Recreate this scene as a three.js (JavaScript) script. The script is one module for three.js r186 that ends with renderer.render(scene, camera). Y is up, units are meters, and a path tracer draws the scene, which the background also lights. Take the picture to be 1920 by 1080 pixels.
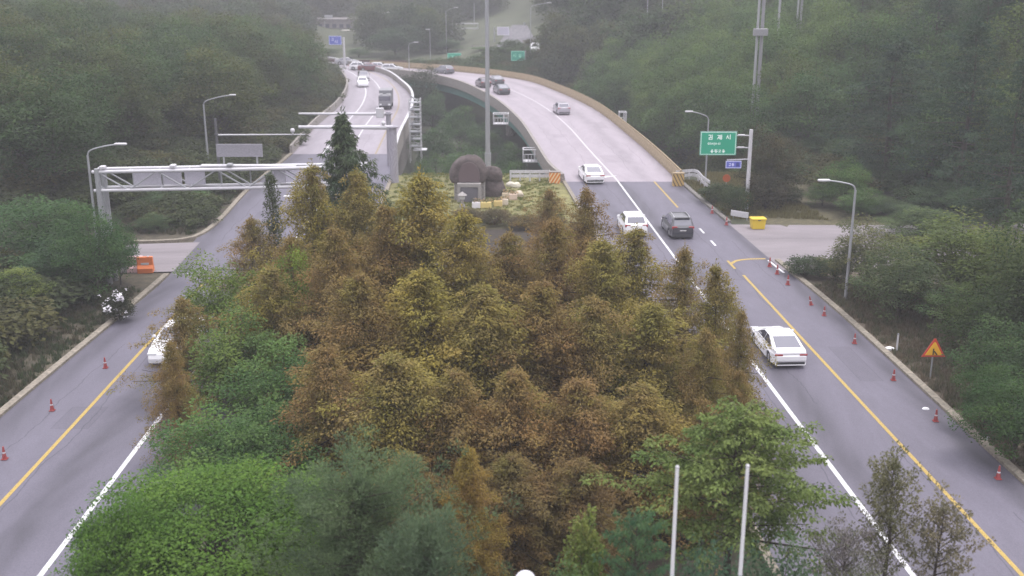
import * as THREE from 'three';
import { ImprovedNoise } from 'three/addons/math/ImprovedNoise.js';
import { RoundedBoxGeometry } from 'three/addons/geometries/RoundedBoxGeometry.js';
import { mergeGeometries } from 'three/addons/utils/BufferGeometryUtils.js';

// ---------------------------------------------------------------- camera, sky, sun, exposure
const CAM_H = 19, FOCAL = 2015, PITCH = Math.atan(605 / 2015);
const scene = new THREE.Scene();
const camera = new THREE.PerspectiveCamera(2 * Math.atan(540 / FOCAL) * 180 / Math.PI, 16 / 9, 0.5, 4000);
camera.position.set(0, CAM_H, 0);
camera.rotation.set(-PITCH, 0, 0);
scene.add(camera);
camera.focus = 52; camera.userData.fStop = 0.45; // the soft, fogged lens of the roadside camera


const renderer = new THREE.WebGLRenderer({ antialias: true });
renderer.toneMapping = THREE.LinearToneMapping;
renderer.toneMappingExposure = 2.3;
renderer.shadowMap.enabled = true;
renderer.shadowMap.type = THREE.PCFSoftShadowMap;

{ // overcast sky: brighter overhead than at the horizon, faint cloud texture
  const W = 256, Hh = 128, d = new Float32Array(W * Hh * 4), n = new ImprovedNoise();
  for (let j = 0; j < Hh; j++) for (let i = 0; i < W; i++) {
    const el = ((j + 0.5) / Hh - 0.5) * Math.PI, az = (i / W) * 2 * Math.PI;
    const y = Math.sin(el), cx = Math.cos(el) * Math.cos(az), cz = Math.cos(el) * Math.sin(az);
    let L = y >= 0 ? 0.62 + 0.62 * y : 0.30;
    if (y > 0) L *= 1 + 0.10 * n.noise(cx * 3, y * 3, cz * 3) + 0.05 * n.noise(cx * 9, y * 9, cz * 9 + 5);
    const o = (j * W + i) * 4;
    d[o] = L * 1.0; d[o + 1] = L * 0.975; d[o + 2] = L * 1.06; d[o + 3] = 1;
  }
  const t = new THREE.DataTexture(d, W, Hh, THREE.RGBAFormat, THREE.FloatType);
  t.mapping = THREE.EquirectangularReflectionMapping; t.magFilter = THREE.LinearFilter; t.minFilter = THREE.LinearFilter; t.needsUpdate = true;
  scene.background = t; scene.environment = t;
}
const sun = new THREE.DirectionalLight(new THREE.Color(1.0, 0.96, 0.9), 0.9);
sun.position.set(35, 110, -95); sun.target.position.set(0, 0, -80);
sun.castShadow = true; sun.shadow.radius = 32; sun.shadow.mapSize.set(2048, 2048);
Object.assign(sun.shadow.camera, { left: -160, right: 160, top: 160, bottom: -160, near: 1, far: 500 });
scene.add(sun, sun.target);
scene.fog = new THREE.FogExp2(new THREE.Color(0.95, 0.96, 1.0), 0.00092);

// ---------------------------------------------------------------- helpers
let seed = 12345;
const rnd = () => { seed = (seed + 0x6d2b79f5) | 0; let t = Math.imul(seed ^ (seed >>> 15), 1 | seed); t = (t + Math.imul(t ^ (t >>> 7), 61 | t)) ^ t; return ((t ^ (t >>> 14)) >>> 0) / 4294967296; };
const rr = (a, b) => a + (b - a) * rnd();
const noise = new ImprovedNoise();
const clamp = (x, a = 0, b = 1) => Math.min(b, Math.max(a, x));
const lerp = (a, b, t) => a + (b - a) * t;
const ss = (a, b, x) => { const t = clamp((x - a) / (b - a)); return t * t * (3 - 2 * t); };
const used = {};
const numbered = (n) => { const k = used[n] = (used[n] ?? -1) + 1; return k ? `${n}_${String(k).padStart(3, '0')}` : n; };
const C = (r, g, b) => new THREE.Color().setRGB(r, g, b);
const mat = (c, rough = 0.8, extra = {}) => new THREE.MeshStandardMaterial({ color: Array.isArray(c) ? C(...c) : c, roughness: rough, metalness: 0, side: THREE.DoubleSide, ...extra });
const shade = (o) => { o.traverse((m) => { if (m.isMesh) { m.castShadow = true; m.receiveShadow = true; } }); return o; };
function tag(o, label, category, group, kind) { o.userData = { label, category }; if (group) o.userData.group = group; if (kind) o.userData.kind = kind; return o; }
function thing(name, label, category, p = [0, 0, 0], turn = 0, group) {
  const o = new THREE.Group(); o.name = numbered(name); scene.add(o); o.position.set(...p); o.rotation.y = turn; return tag(o, label, category, group);
}
function part(name, g, m, parent, label) {
  const o = new THREE.Mesh(Array.isArray(g) ? merged(g) : g, m); o.name = name; o.castShadow = o.receiveShadow = true; parent.add(o); if (label) o.userData.label = label; return o;
}
function solo(name, g, m, label, category, group, kind) { const o = part(numbered(name), g, m, scene); return tag(o, label, category, group, kind); }
function struct(name, g, m, label) { return solo(name, g, m, label, name.replace(/_/g, ' '), undefined, 'structure'); }
function merged(list) {
  const l = list.map((g) => { let q = g.index ? g.toNonIndexed() : g; for (const k of Object.keys(q.attributes)) if (!['position', 'normal', 'uv'].includes(k)) q.deleteAttribute(k); if (!q.attributes.uv) q.setAttribute('uv', new THREE.BufferAttribute(new Float32Array(q.attributes.position.count * 2), 2)); return q; });
  return mergeGeometries(l);
}
const box = (w, h, d, x = 0, y = 0, z = 0, r = 0.015) => new RoundedBoxGeometry(w, h, d, 1, Math.min(r, w / 2.2, h / 2.2, d / 2.2)).translate(x, y, z);
const cyl = (r0, r1, h, x = 0, y = 0, z = 0, n = 10) => new THREE.CylinderGeometry(r1, r0, h, n).translate(x, y + h / 2, z);
function rod(a, b, r, r2 = r, n = 8) {
  const A = new THREE.Vector3(...a), B = new THREE.Vector3(...b), d = B.clone().sub(A), g = new THREE.CylinderGeometry(r2, r, d.length(), n);
  g.applyQuaternion(new THREE.Quaternion().setFromUnitVectors(new THREE.Vector3(0, 1, 0), d.normalize())); return g.translate((A.x + B.x) / 2, (A.y + B.y) / 2, (A.z + B.z) / 2);
}
const tube = (pts, r, n = 16, rad = 6) => new THREE.TubeGeometry(new THREE.CatmullRomCurve3(pts.map((p) => new THREE.Vector3(...p))), n, r, rad);

// the direction in which the photograph's pixel (1920 x 1080) looks; used to survey where things stand on the ground
const cosP = Math.cos(PITCH), sinP = Math.sin(PITCH);
const look = (px, py) => { const x = (px - 960) / FOCAL, y = (540 - py) / FOCAL; return [x, y * cosP - sinP, -(cosP + y * sinP)]; };
const G = (px, py, h = 0) => { const d = look(px, py), t = (h - CAM_H) / d[1]; return [d[0] * t, h, d[2] * t]; };
const atZ = (px, py, z) => { const d = look(px, py), t = z / d[2]; return [d[0] * t, CAM_H + d[1] * t, z]; };

// ---------------------------------------------------------------- the lie of the land
const interp = (pts) => (z) => { // pts sorted by falling z
  if (z >= pts[0][1]) return pts[0][0]; const n = pts.length - 1; if (z <= pts[n][1]) return pts[n][0];
  for (let i = 0; i < n; i++) if (z <= pts[i][1] && z >= pts[i + 1][1]) return lerp(pts[i][0], pts[i + 1][0], (pts[i][1] - z) / (pts[i][1] - pts[i + 1][1]));
};
const A_L = [[11.4, 25], [8.6, -33], [6.7, -70], [4.9, -97]], A_R = [[22.7, 25], [19.5, -37], [18.5, -59], [17.6, -69.5], [16.9, -79], [15.2, -97]];
const B_L = [[4.9, -97], [4.0, -102], [2.9, -115], [1.0, -136], [-3.2, -161], [-9.9, -184], [-17, -196], [-30, -208]];
const B_R = [[15.2, -97], [14.7, -108], [13.7, -123], [11.3, -149], [7.0, -171], [2.2, -187.5], [-6, -199], [-13, -205.5], [-28, -215]];
const L_L = [[-23, 25], [-22.4, -43], [-22, -58], [-21.9, -66], [-22.9, -76], [-23.1, -94], [-23, -112]], L_R = [[-10.2, 25], [-10.8, -43], [-11.3, -97], [-12.4, -112]];
const M_L = [[-23, -112], [-24, -131], [-24.3, -152], [-26.5, -176], [-31, -198], [-36, -214], [-46, -234]], M_R = [[-12.4, -112], [-12.9, -121], [-13.7, -146], [-15.5, -165], [-18.5, -180], [-22.5, -196], [-27.5, -208], [-38, -226]];
const leftOfL = interp([...L_L, ...M_L]), rightOfL = interp([...L_R, ...M_R]), leftOfR = interp([...A_L, ...B_L]), rightOfR = interp([...A_R, ...B_R]);
function height(x, z) {
  let h = 0;
  const n1 = noise.noise(x * 0.03, z * 0.03, 1.5), n2 = noise.noise(x * 0.11, z * 0.11, 7.5);
  // right hillside
  const xr = z > -60 ? 25 : z > -82 ? lerp(25, 40, ss(-60, -68, z)) : z > -100 ? lerp(40, 27, ss(-88, -102, z)) : rightOfR(z) + 12;
  const dr = x - xr;
  if (dr > 0) h += 30 * ss(0, 85, dr) + Math.min(dr, 10) * 0.14 + clamp(dr / 20) * 1.2 * n1;
  // left hillside
  const xl = (z > -60 ? -25.5 : z > -80 ? lerp(-25.5, -30, ss(-60, -66, z)) : leftOfL(z) - 3), dl = xl - x;
  if (dl > 0) h += lerp(13, 4, ss(-120, -190, z)) * ss(0, 80, dl) + Math.min(dl, 8) * 0.24 + clamp(dl / 20) * 1.2 * n1;
  // rising country beyond
  h += 85 * ss(-255, -720, z) * (1 + 0.35 * noise.noise(x * 0.006, z * 0.006, 3)) * lerp(0.08, 1, ss(-0.42, -0.2, x / Math.max(60, -z)));
  // the valley that both bridges cross
  const along = ss(-101, -108, z) * (1 - ss(-196, -206, z));
  const across = ss(rightOfL(z) - 3, rightOfL(z) + 1, x) * (1 - ss(rightOfR(z) + 0.5, rightOfR(z) + 16, x));
  h -= 7.5 * along * across;
  h += (Math.abs(dr) > 2 && (x < leftOfL(z) - 3 || x > rightOfR(z) + 3) ? 0.25 * n2 : 0);
  return h - (x > leftOfL(z) - 1.5 && x < rightOfL(z) + 1 ? 0.03 : 0);
}
const onGround = (px, py) => { const d = look(px, py); let t = 20; while (t < 1500 && CAM_H + d[1] * t > height(d[0] * t, d[2] * t)) t += 0.5; return [d[0] * t, height(d[0] * t, d[2] * t), d[2] * t]; };

// ---------------------------------------------------------------- textures
function dataTex(w, h, f, srgb = true) {
  const d = new Uint8Array(w * h * 4);
  for (let j = 0; j < h; j++) for (let i = 0; i < w; i++) { const c = f(i / w, j / h), o = (j * w + i) * 4; d[o] = clamp(c[0]) * 255; d[o + 1] = clamp(c[1]) * 255; d[o + 2] = clamp(c[2]) * 255; d[o + 3] = 255; }
  const t = new THREE.DataTexture(d, w, h); t.wrapS = t.wrapT = THREE.RepeatWrapping; t.magFilter = THREE.LinearFilter; t.minFilter = THREE.LinearMipmapLinearFilter; t.generateMipmaps = true; if (srgb) t.colorSpace = THREE.SRGBColorSpace; t.needsUpdate = true; return t;
}
const loopNoise = (u, v, f, s) => { const a = u * Math.PI * 2, b = v * Math.PI * 2; return noise.noise(Math.cos(a) * f + s, Math.sin(a) * f + Math.cos(b) * f, Math.sin(b) * f - s); };
const toS = (l) => (l <= 0.0031308 ? l * 12.92 : 1.055 * Math.pow(l, 1 / 2.4) - 0.055);
// worn carriageway: oil and tyre marks run along the lanes (u across the road), grain and patches everywhere
function roadTex(base, bands, grain, s) {
  const patches = [[0.62, 0.3, 0.1, 0.05], [0.3, 0.71, 0.07, 0.03], [0.83, 0.88, 0.05, 0.06]], cracks = [[0.335, 9, 0, 1], [0.68, 12, 0.1, 0.62], [0.16, 15, 0.5, 0.95], [0.86, 11, 0.2, 0.5], [0.52, 20, 0.75, 0.98]];
  return dataTex(512, 1024, (u, v) => {
    let k = 1;
    for (const [c, w, a] of bands) k -= a * Math.exp(-Math.pow((u - c + 0.006 * loopNoise(0, v, 1.2, s)) / w, 2)) * (0.85 + 0.5 * loopNoise(u, v, 3, s + 3));
    for (const [pu, pv, pw, ph] of patches) if (Math.abs(u - pu) < pw && Math.abs(v - pv) < ph) k *= Math.abs(Math.abs(u - pu) - pw) < 0.004 || Math.abs(Math.abs(v - pv) - ph) < 0.0012 ? 0.72 : 0.88;
    for (const [cu, cf, c0, c1] of cracks) if (v > c0 && v < c1 && Math.abs(u - cu - 0.03 * noise.noise(v * cf, s, cu) - 0.008 * noise.noise(v * cf * 6, s, cu)) < 0.0022) k *= 0.62;
    k *= 1 + grain * (rnd() - 0.5) + 0.10 * loopNoise(u, v, 2.2, s) + 0.07 * loopNoise(u, v, 7, s + 9);
    return base.map((c) => toS(c * Math.max(k, 0.2)));
  });
}
const grainTex = dataTex(512, 512, (u, v) => { const k = 0.78 + 0.16 * loopNoise(u, v, 2, 4) + 0.14 * loopNoise(u, v, 8, 2) + 0.28 * (rnd() - 0.5); return [k, k, k]; });
const steelTex = dataTex(256, 256, (u, v) => { const k = 0.86 + 0.10 * loopNoise(u, v, 4, 11) + 0.08 * (rnd() - 0.5); return [k, k, k]; });
const concreteTex = dataTex(512, 512, (u, v) => { const st = Math.pow(Math.max(0, loopNoise(u * 5 % 1, v * 0.35 % 1, 3, 21)), 1.5); const k = 0.84 + 0.16 * loopNoise(u, v, 3, 31) + 0.08 * loopNoise(u, v, 12, 8) - 0.35 * st + 0.10 * (rnd() - 0.5); return [k, k * 0.985, k * 0.95]; });

// ---------------------------------------------------------------- ground and roads
{
  const xs = [], zs = [];
  for (let x = -64; x <= 64; x += 1.6) xs.push(x);
  for (let k = 1, s = 2; k < 40; k++, s *= 1.14) { xs.push(xs[xs.length - 1] + s); xs.unshift(xs[0] - s); }
  for (let z = 44; z >= -230; z -= 1.8) zs.push(z);
  for (let s = 2.2; zs[zs.length - 1] > -2200; s *= 1.09) zs.push(zs[zs.length - 1] - s);
  for (let s = 6; zs[0] < 900; s *= 1.5) zs.unshift(zs[0] + s);
  const nx = xs.length, nz = zs.length, p = new Float32Array(nx * nz * 3), c = new Float32Array(nx * nz * 3), uv = new Float32Array(nx * nz * 2), idx = [];
  for (let j = 0; j < nz; j++) for (let i = 0; i < nx; i++) {
    const x = xs[i], z = zs[j], o = j * nx + i; p.set([x, height(x, z), z], o * 3); uv.set([x / 5, z / 5], o * 2);
    const a = noise.noise(x * 0.15, z * 0.15, 2), b = noise.noise(x * 0.5, z * 0.5, 9);
    let col = [0.052, 0.06, 0.028]; // undergrowth
    if (x > -11.4 && x < 6 && z < -79 && z > -105) col = [0.25, 0.235, 0.085]; // lawn
    else if (x > 19 && x < 31 && z < -78 && z > -100) col = [0.135, 0.12, 0.062]; // dry grass bank
    else if (x > 18 && x < 27 && z > -78) col = [0.17, 0.135, 0.095]; // bare verge
    else if (x < -21 && x > -30 && z > -120) col = [0.10, 0.085, 0.055];
    else if (x > -11 && x < 8 && z > -79) col = [0.055, 0.042, 0.03]; // leaf litter under the trees
    else if (z < -205 && z > -330 && x > -80 && x < 20) col = [0.10, 0.115, 0.06];
    const k = 1 + 0.35 * a + 0.3 * b; c.set(col.map((q) => q * k), o * 3);
  }
  for (let j = 0; j < nz - 1; j++) for (let i = 0; i < nx - 1; i++) { const a = j * nx + i, b = a + 1, d = a + nx, e = d + 1; idx.push(a, b, d, b, e, d); }
  const g = new THREE.BufferGeometry(); g.setAttribute('position', new THREE.BufferAttribute(p, 3)); g.setAttribute('color', new THREE.BufferAttribute(c, 3)); g.setAttribute('uv', new THREE.BufferAttribute(uv, 2)); g.setIndex(idx); g.computeVertexNormals();
  struct('ground', g, mat(0xffffff, 0.97, { vertexColors: true, map: grainTex }), 'earth and grass of the valley and the wooded hillsides');
}
const spline = (pts, y = 0) => new THREE.CatmullRomCurve3(pts.map(([x, z, h]) => new THREE.Vector3(x, h ?? y, z)), false, 'centripetal');
function ribbon(L, R, y, n = 60, cols = 6, vLen = 40, thick = 0) {
  const a = spline(L, y), b = spline(R, y), p = [], uv = [], idx = []; let s = 0, prev = null;
  for (let i = 0; i <= n; i++) {
    const A = a.getPointAt(i / n), B = b.getPointAt(i / n), m = A.clone().add(B).multiplyScalar(0.5); if (prev) s += m.distanceTo(prev); prev = m;
    for (let j = 0; j <= cols; j++) { const q = A.clone().lerp(B, j / cols); p.push(q.x, q.y, q.z); uv.push(j / cols, s / vLen); }
  }
  const w = cols + 1;
  for (let i = 0; i < n; i++) for (let j = 0; j < cols; j++) { const o = i * w + j; idx.push(o, o + 1, o + w, o + 1, o + w + 1, o + w); }
  const g = new THREE.BufferGeometry(); g.setAttribute('position', new THREE.Float32BufferAttribute(p, 3)); g.setAttribute('uv', new THREE.Float32BufferAttribute(uv, 2)); g.setIndex(idx); g.computeVertexNormals(); return g;
}
// a closed profile [[sideways, up], ...] swept along points; sideways is to the right of travel
function sweep(pts, profile, y = 0, n = 50, uvScale = 3) {
  const c = spline(pts, y), p = [], uv = [], idx = [], m = profile.length, len = c.getLength();
  for (let i = 0; i <= n; i++) {
    const q = c.getPointAt(i / n), t = c.getTangentAt(i / n), rx = -t.z, rz = t.x, l = Math.hypot(rx, rz); let per = 0;
    for (let k = 0; k <= m; k++) { const [s, u] = profile[k % m]; if (k) per += Math.hypot(s - profile[k - 1][0], u - profile[k - 1][1]); p.push(q.x + (rx / l) * s, q.y + u, q.z + (rz / l) * s); uv.push((i / n) * len / uvScale, per / uvScale); }
  }
  const w = m + 1;
  for (let i = 0; i < n; i++) for (let k = 0; k < m; k++) { const o = i * w + k; idx.push(o, o + w, o + 1, o + 1, o + w, o + w + 1); }
  for (const e of [0, n]) for (let k = 1; k < m - 1; k++) idx.push(e * w, e * w + k, e * w + k + 1);
  const g = new THREE.BufferGeometry(); g.setAttribute('position', new THREE.Float32BufferAttribute(p, 3)); g.setAttribute('uv', new THREE.Float32BufferAttribute(uv, 2)); g.setIndex(idx);
  const f = g.toNonIndexed(); f.computeVertexNormals(); return f;
}
const rect = (s0, s1, u0, u1) => [[s0, u0], [s0, u1], [s1, u1], [s1, u0]];
const line = (pts, w, y) => ribbon(pts.map(([x, z]) => [x - w / 2, z]), pts.map(([x, z]) => [x + w / 2, z]), y, Math.max(8, pts.length * 6), 1, 4);
const shift = (pts, d) => pts.map(([x, z]) => [x + d, z]);

const asphR = mat(0xffffff, 0.72, { map: roadTex([0.112, 0.104, 0.134], [[0.22, 0.07, 0.22], [0.47, 0.06, 0.44], [0.955, 0.05, 0.45]], 0.3, 5) });
const asphL = mat(0xffffff, 0.72, { map: roadTex([0.110, 0.103, 0.133], [[0.05, 0.07, 0.42], [0.45, 0.065, 0.42], [0.78, 0.06, 0.2]], 0.3, 15) });
const deckM = mat(0xffffff, 0.6, { map: roadTex([0.275, 0.24, 0.27], [[0.2, 0.06, 0.12], [0.42, 0.05, 0.10], [0.74, 0.06, 0.22], [0.97, 0.05, 0.25]], 0.16, 25) });
const deckL = mat(0xffffff, 0.6, { map: roadTex([0.255, 0.228, 0.26], [[0.1, 0.06, 0.18], [0.45, 0.06, 0.16], [0.9, 0.06, 0.2]], 0.16, 35) });
const sideM = mat(0xffffff, 0.85, { map: roadTex([0.2, 0.178, 0.19], [[0.35, 0.12, 0.2], [0.7, 0.1, 0.15]], 0.2, 45) });
struct('right_road', ribbon(A_L, A_R, 0.04, 80), asphR, 'grey two-lane asphalt carriageway right of the trees, leading away');
struct('left_road', ribbon(L_L, L_R, 0.04, 80), asphL, 'grey asphalt carriageway left of the trees, traffic coming nearer');
struct('right_bridge_deck', ribbon(B_L, B_R, 0.04, 90), deckM, 'pale concrete deck of the curving right bridge');
struct('left_bridge_deck', ribbon(M_L, M_R, 0.04, 90), deckL, 'pale concrete deck of the curving left bridge');
struct('side_road', ribbon([[16.6, -80], [24, -79.8], [36, -80], [60, -84]], [[17.6, -67], [22, -67.5], [34, -69], [60, -72]], 0.05, 30), sideM, 'pale concrete side road leaving to the right past the yellow bin');
struct('side_lane', ribbon([[-22.3, -74.5], [-28, -73.8], [-34, -73], [-48, -72]], [[-21.9, -66.8], [-26, -66.5], [-34, -66], [-48, -65]], 0.05, 20), sideM, 'side lane joining the left road by the water barriers');
struct('far_road', ribbon([[-95, -226], [-60, -224], [-30, -219], [15, -214]], [[-95, -233], [-60, -231], [-30, -226], [15, -221]], 0.06, 30), deckL, 'road crossing behind the far ends of both bridges');

// painted markings
const wornTex = dataTex(64, 1024, (u, v) => { const n = loopNoise(u, v, 5, 51) + 0.7 * loopNoise(u, v, 17, 77), k = n > 0.36 ? 0.5 + 0.12 * rnd() : 0.86 + 0.14 * rnd() - 0.1 * Math.max(0, n); return [k, k, k]; });
const white = mat([0.72, 0.72, 0.74], 0.6, { map: wornTex }), yellow = mat([0.47, 0.33, 0.08], 0.65, { map: wornTex }), paleY = mat([0.45, 0.36, 0.24], 0.7, { map: grainTex });
const wR = interp([[15.6, 20], [12.9, -32.8], [12.1, -48.3], [11.0, -70.9], [9.7, -97.3]]);
const seg = (f, z0, z1, off = 0, n = 6) => Array.from({ length: n + 1 }, (_, i) => { const z = lerp(z0, z1, i / n); return [f(z) + off, z]; });
{
  const g = [line(seg(wR, 15, -62.5), 0.2, 0.048), line(seg(wR, -62.5, -97), 0.16, 0.048)];
  struct('lane_line', g, white, 'white line between the two right-hand lanes');
  struct('edge_line', [line(seg(wR, 15, -66, 3.55), 0.17, 0.048), line([[14.55, -67.5], [14.45, -69.5]], 0.17, 0.048), line(seg(wR, -86, -97, 3.3), 0.16, 0.048)], yellow, 'yellow line along the right carriageway');
  const b = []; for (const z of [-73.5, -77.2]) b.push(line(seg(wR, z, z - 1.5, 3.5, 2), 0.16, 0.048)); struct('dashed_line', b, white, 'short white dashes across the side road mouth');
  struct('turning_line', ribbon([[14.5, -68.9], [15.0, -69.6], [15.9, -70.0], [17.1, -70.1]], [[14.6, -68.6], [15.1, -69.35], [15.9, -69.75], [17.1, -69.85]], 0.052, 12, 1), yellow, 'curved yellow line turning into the side road');
  struct('kerb_line', line([[17.2, -69.6], [17.5, -66.5]], 0.15, 0.052), white, 'short white stroke by the kerb near the first cones');
  struct('stop_mark', ribbon([[7.6, -98.5], [8.7, -98.9]], [[7.8, -99.6], [9.9, -99.9]], 0.05, 4, 1), white, 'white painted patch at the near end of the right bridge');
  struct('left_lane_line', line([[-15.0, 20], [-15.3, -31], [-15.4, -43], [-15.6, -70], [-16, -110]], 0.2, 0.048), white, 'white lane line of the left carriageway');
  struct('left_edge_line', line([[-18.6, 20], [-18.8, -35], [-19.0, -50], [-19.2, -64]], 0.17, 0.048), yellow, 'yellow edge line of the left carriageway');
  struct('junction_mark', [line([[-21.6, -66.2], [-20.2, -66.4]], 0.4, 0.052), ribbon([[-19.6, -90.4], [-18.5, -90.2]], [[-19.6, -90.9], [-18.5, -90.7]], 0.052, 4, 1), ribbon([[-17.9, -89.6], [-16.9, -89.3]], [[-17.9, -90.1], [-16.9, -89.8]], 0.052, 4, 1)], white, 'white strokes painted on the left road near the gantry');
  const cl = (t) => [...M_L].map((p, i) => { const q = spline(M_R).getPointAt(i / (M_L.length - 1)), a = spline(M_L).getPointAt(i / (M_L.length - 1)); return [lerp(a.x, q.x, t), lerp(a.z, q.z, t)]; });
  struct('bridge_lane_line', [line(cl(0.30), 0.16, 0.048), line(cl(0.55), 0.14, 0.048)], white, 'white lane lines curving over the left bridge');
  struct('bridge_edge_line', line(cl(0.82), 0.22, 0.048), paleY, 'yellow line curving over the left bridge');
  const cr = (t, k = 8) => Array.from({ length: k }, (_, i) => { const a = spline(B_L).getPointAt(i / (k - 1)), q = spline(B_R).getPointAt(i / (k - 1)); return [lerp(a.x, q.x, t), lerp(a.z, q.z, t)]; });
  struct('right_bridge_line', line(cr(0.47), 0.15, 0.048), mat([0.5, 0.48, 0.5], 0.7), 'worn pale line along the middle of the right bridge');
}
// kerbs, parapets, girders
const concrete = mat([0.36, 0.34, 0.34], 0.88, { map: concreteTex }), kerbM = mat([0.33, 0.30, 0.26], 0.9, { map: concreteTex }), beige = mat([0.44, 0.35, 0.235], 0.85, { map: concreteTex }), teal = mat([0.10, 0.25, 0.22], 0.7, { map: steelTex }), darkConc = mat([0.22, 0.21, 0.21], 0.9, { map: concreteTex });
const galv = mat([0.46, 0.47, 0.49], 0.5, { metalness: 0.35, map: steelTex }), whiteSteel = mat([0.72, 0.71, 0.74], 0.45, { map: steelTex }), greySteel = mat([0.36, 0.36, 0.38], 0.55, { metalness: 0.2, map: steelTex }), darkSteel = mat([0.12, 0.12, 0.13], 0.55, { map: steelTex });
solo('kerb', [sweep(A_R.slice(0, 4), rect(0, 0.35, -0.1, 0.17), 0, 40), sweep([[17.9, -66.6], [19.2, -66.9], [22, -67.3], [27, -68]], rect(0, 0.3, -0.1, 0.16), 0, 16)], kerbM, 'weathered concrete kerb along the right side of the right road', 'kerb');
solo('kerb', sweep([[16.5, -80.6], [15.7, -90], [15.25, -96.5]], rect(0, 0.35, -0.1, 0.2), 0, 20), darkConc, 'dark kerb between side road and right bridge', 'kerb');
solo('kerb', sweep(L_L.slice(0, 4), rect(-0.35, 0, -0.1, 0.17), 0, 40), kerbM, 'pale kerb along the near left side of the left road', 'kerb');
solo('kerb', sweep([[-40, -73.3], [-30, -74.2], [-24.5, -74.6], [-23, -75.6], [-23.1, -94], [-23, -112]], rect(-0.35, 0, -0.1, 0.18), 0, 40), kerbM, 'kerb curving out of the side lane towards the gantry', 'kerb');
solo('kerb', [sweep(L_R, rect(0, 0.3, -0.1, 0.17), 0, 30), sweep(A_L, rect(-0.3, 0, -0.1, 0.17), 0, 30)], kerbM, 'kerb round the tree island between the two roads', 'kerb');
{
  const t = thing('right_bridge', 'curving concrete bridge carrying the right road, beige outer parapet', 'bridge');
  part('deck_slab', ribbonSlab(B_L, B_R, -0.75, 0.0), darkConc, t);
  part('parapet', sweep(B_R, [[0.0, -0.1], [0.0, 0.35], [0.12, 0.95], [0.4, 0.95], [0.5, -0.5], [0.3, -0.5]], 0, 70), beige, t, 'weathered beige parapet with a rounded top');
  part('parapet', sweep(B_L, [[-0.4, -0.75], [-0.42, 0.75], [-0.15, 0.8], [0, -0.05]], 0, 70), concrete, t, 'grey parapet on the inside of the curve');
  part('handrail', sweep(B_R, rect(0.2, 0.32, 0.98, 1.1), 0, 70), beige, t);
  part('girder', sweep(B_L.slice(1), rect(0.2, 0.6, -2.0, -0.752), 0, 60), teal, t, 'teal painted steel girder');
  part('girder', sweep(B_R.slice(1), rect(-0.6, -0.2, -2.0, -0.752), 0, 60), teal, t);
  for (const k of [0.32, 0.62]) { const a = spline(B_L).getPointAt(k), b = spline(B_R).getPointAt(k), m = a.clone().lerp(b, 0.5); part('pier', [box(7, 0.9, 1.6, m.x, -2.46, m.z), cyl(0.8, 0.8, 7.5, m.x, -10, m.z, 16)], concrete, t); }
  part('abutment', box(12.4, 6, 1.2, 10.2, -3.82, -101.4), concrete, t);
}
{
  const t = thing('left_bridge', 'curving concrete bridge carrying the left road, pale right parapet', 'bridge');
  part('deck_slab', ribbonSlab(M_L, M_R, -0.9, 0.0), darkConc, t);
  part('parapet', sweep(M_R, [[0, -0.1], [0.02, 0.8], [0.3, 0.8], [0.35, -1.2]], 0, 70), concrete, t);
  part('coping', sweep(M_R, rect(0.02, 0.34, 0.8, 0.95), 0, 70), whiteSteel, t, 'white rail along the parapet top');
  part('parapet', sweep(M_L, [[-0.35, -0.5], [-0.3, 0.95], [-0.05, 0.95], [0, -0.1]], 0, 70), concrete, t);
  part('retaining_wall', sweep(M_R, rect(-0.8, -0.3, -8, -0.91), 0, 60), darkConc, t);
}
function ribbonSlab(L, R, y0, y1) {
  const a = ribbon(L, R, y1, 60, 1), b = ribbon(L, R, y0, 60, 1), l = spline(L), r = spline(R), p = [];
  for (let i = 0; i < 60; i++) for (const c of [l, r]) { const A = c.getPointAt(i / 60), B = c.getPointAt((i + 1) / 60); p.push(A.x, y0, A.z, B.x, y0, B.z, A.x, y1, A.z, B.x, y0, B.z, B.x, y1, B.z, A.x, y1, A.z); }
  const g = new THREE.BufferGeometry(); g.setAttribute('position', new THREE.Float32BufferAttribute(p, 3)); g.computeVertexNormals(); return merged([a, b, g]);
}

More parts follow.
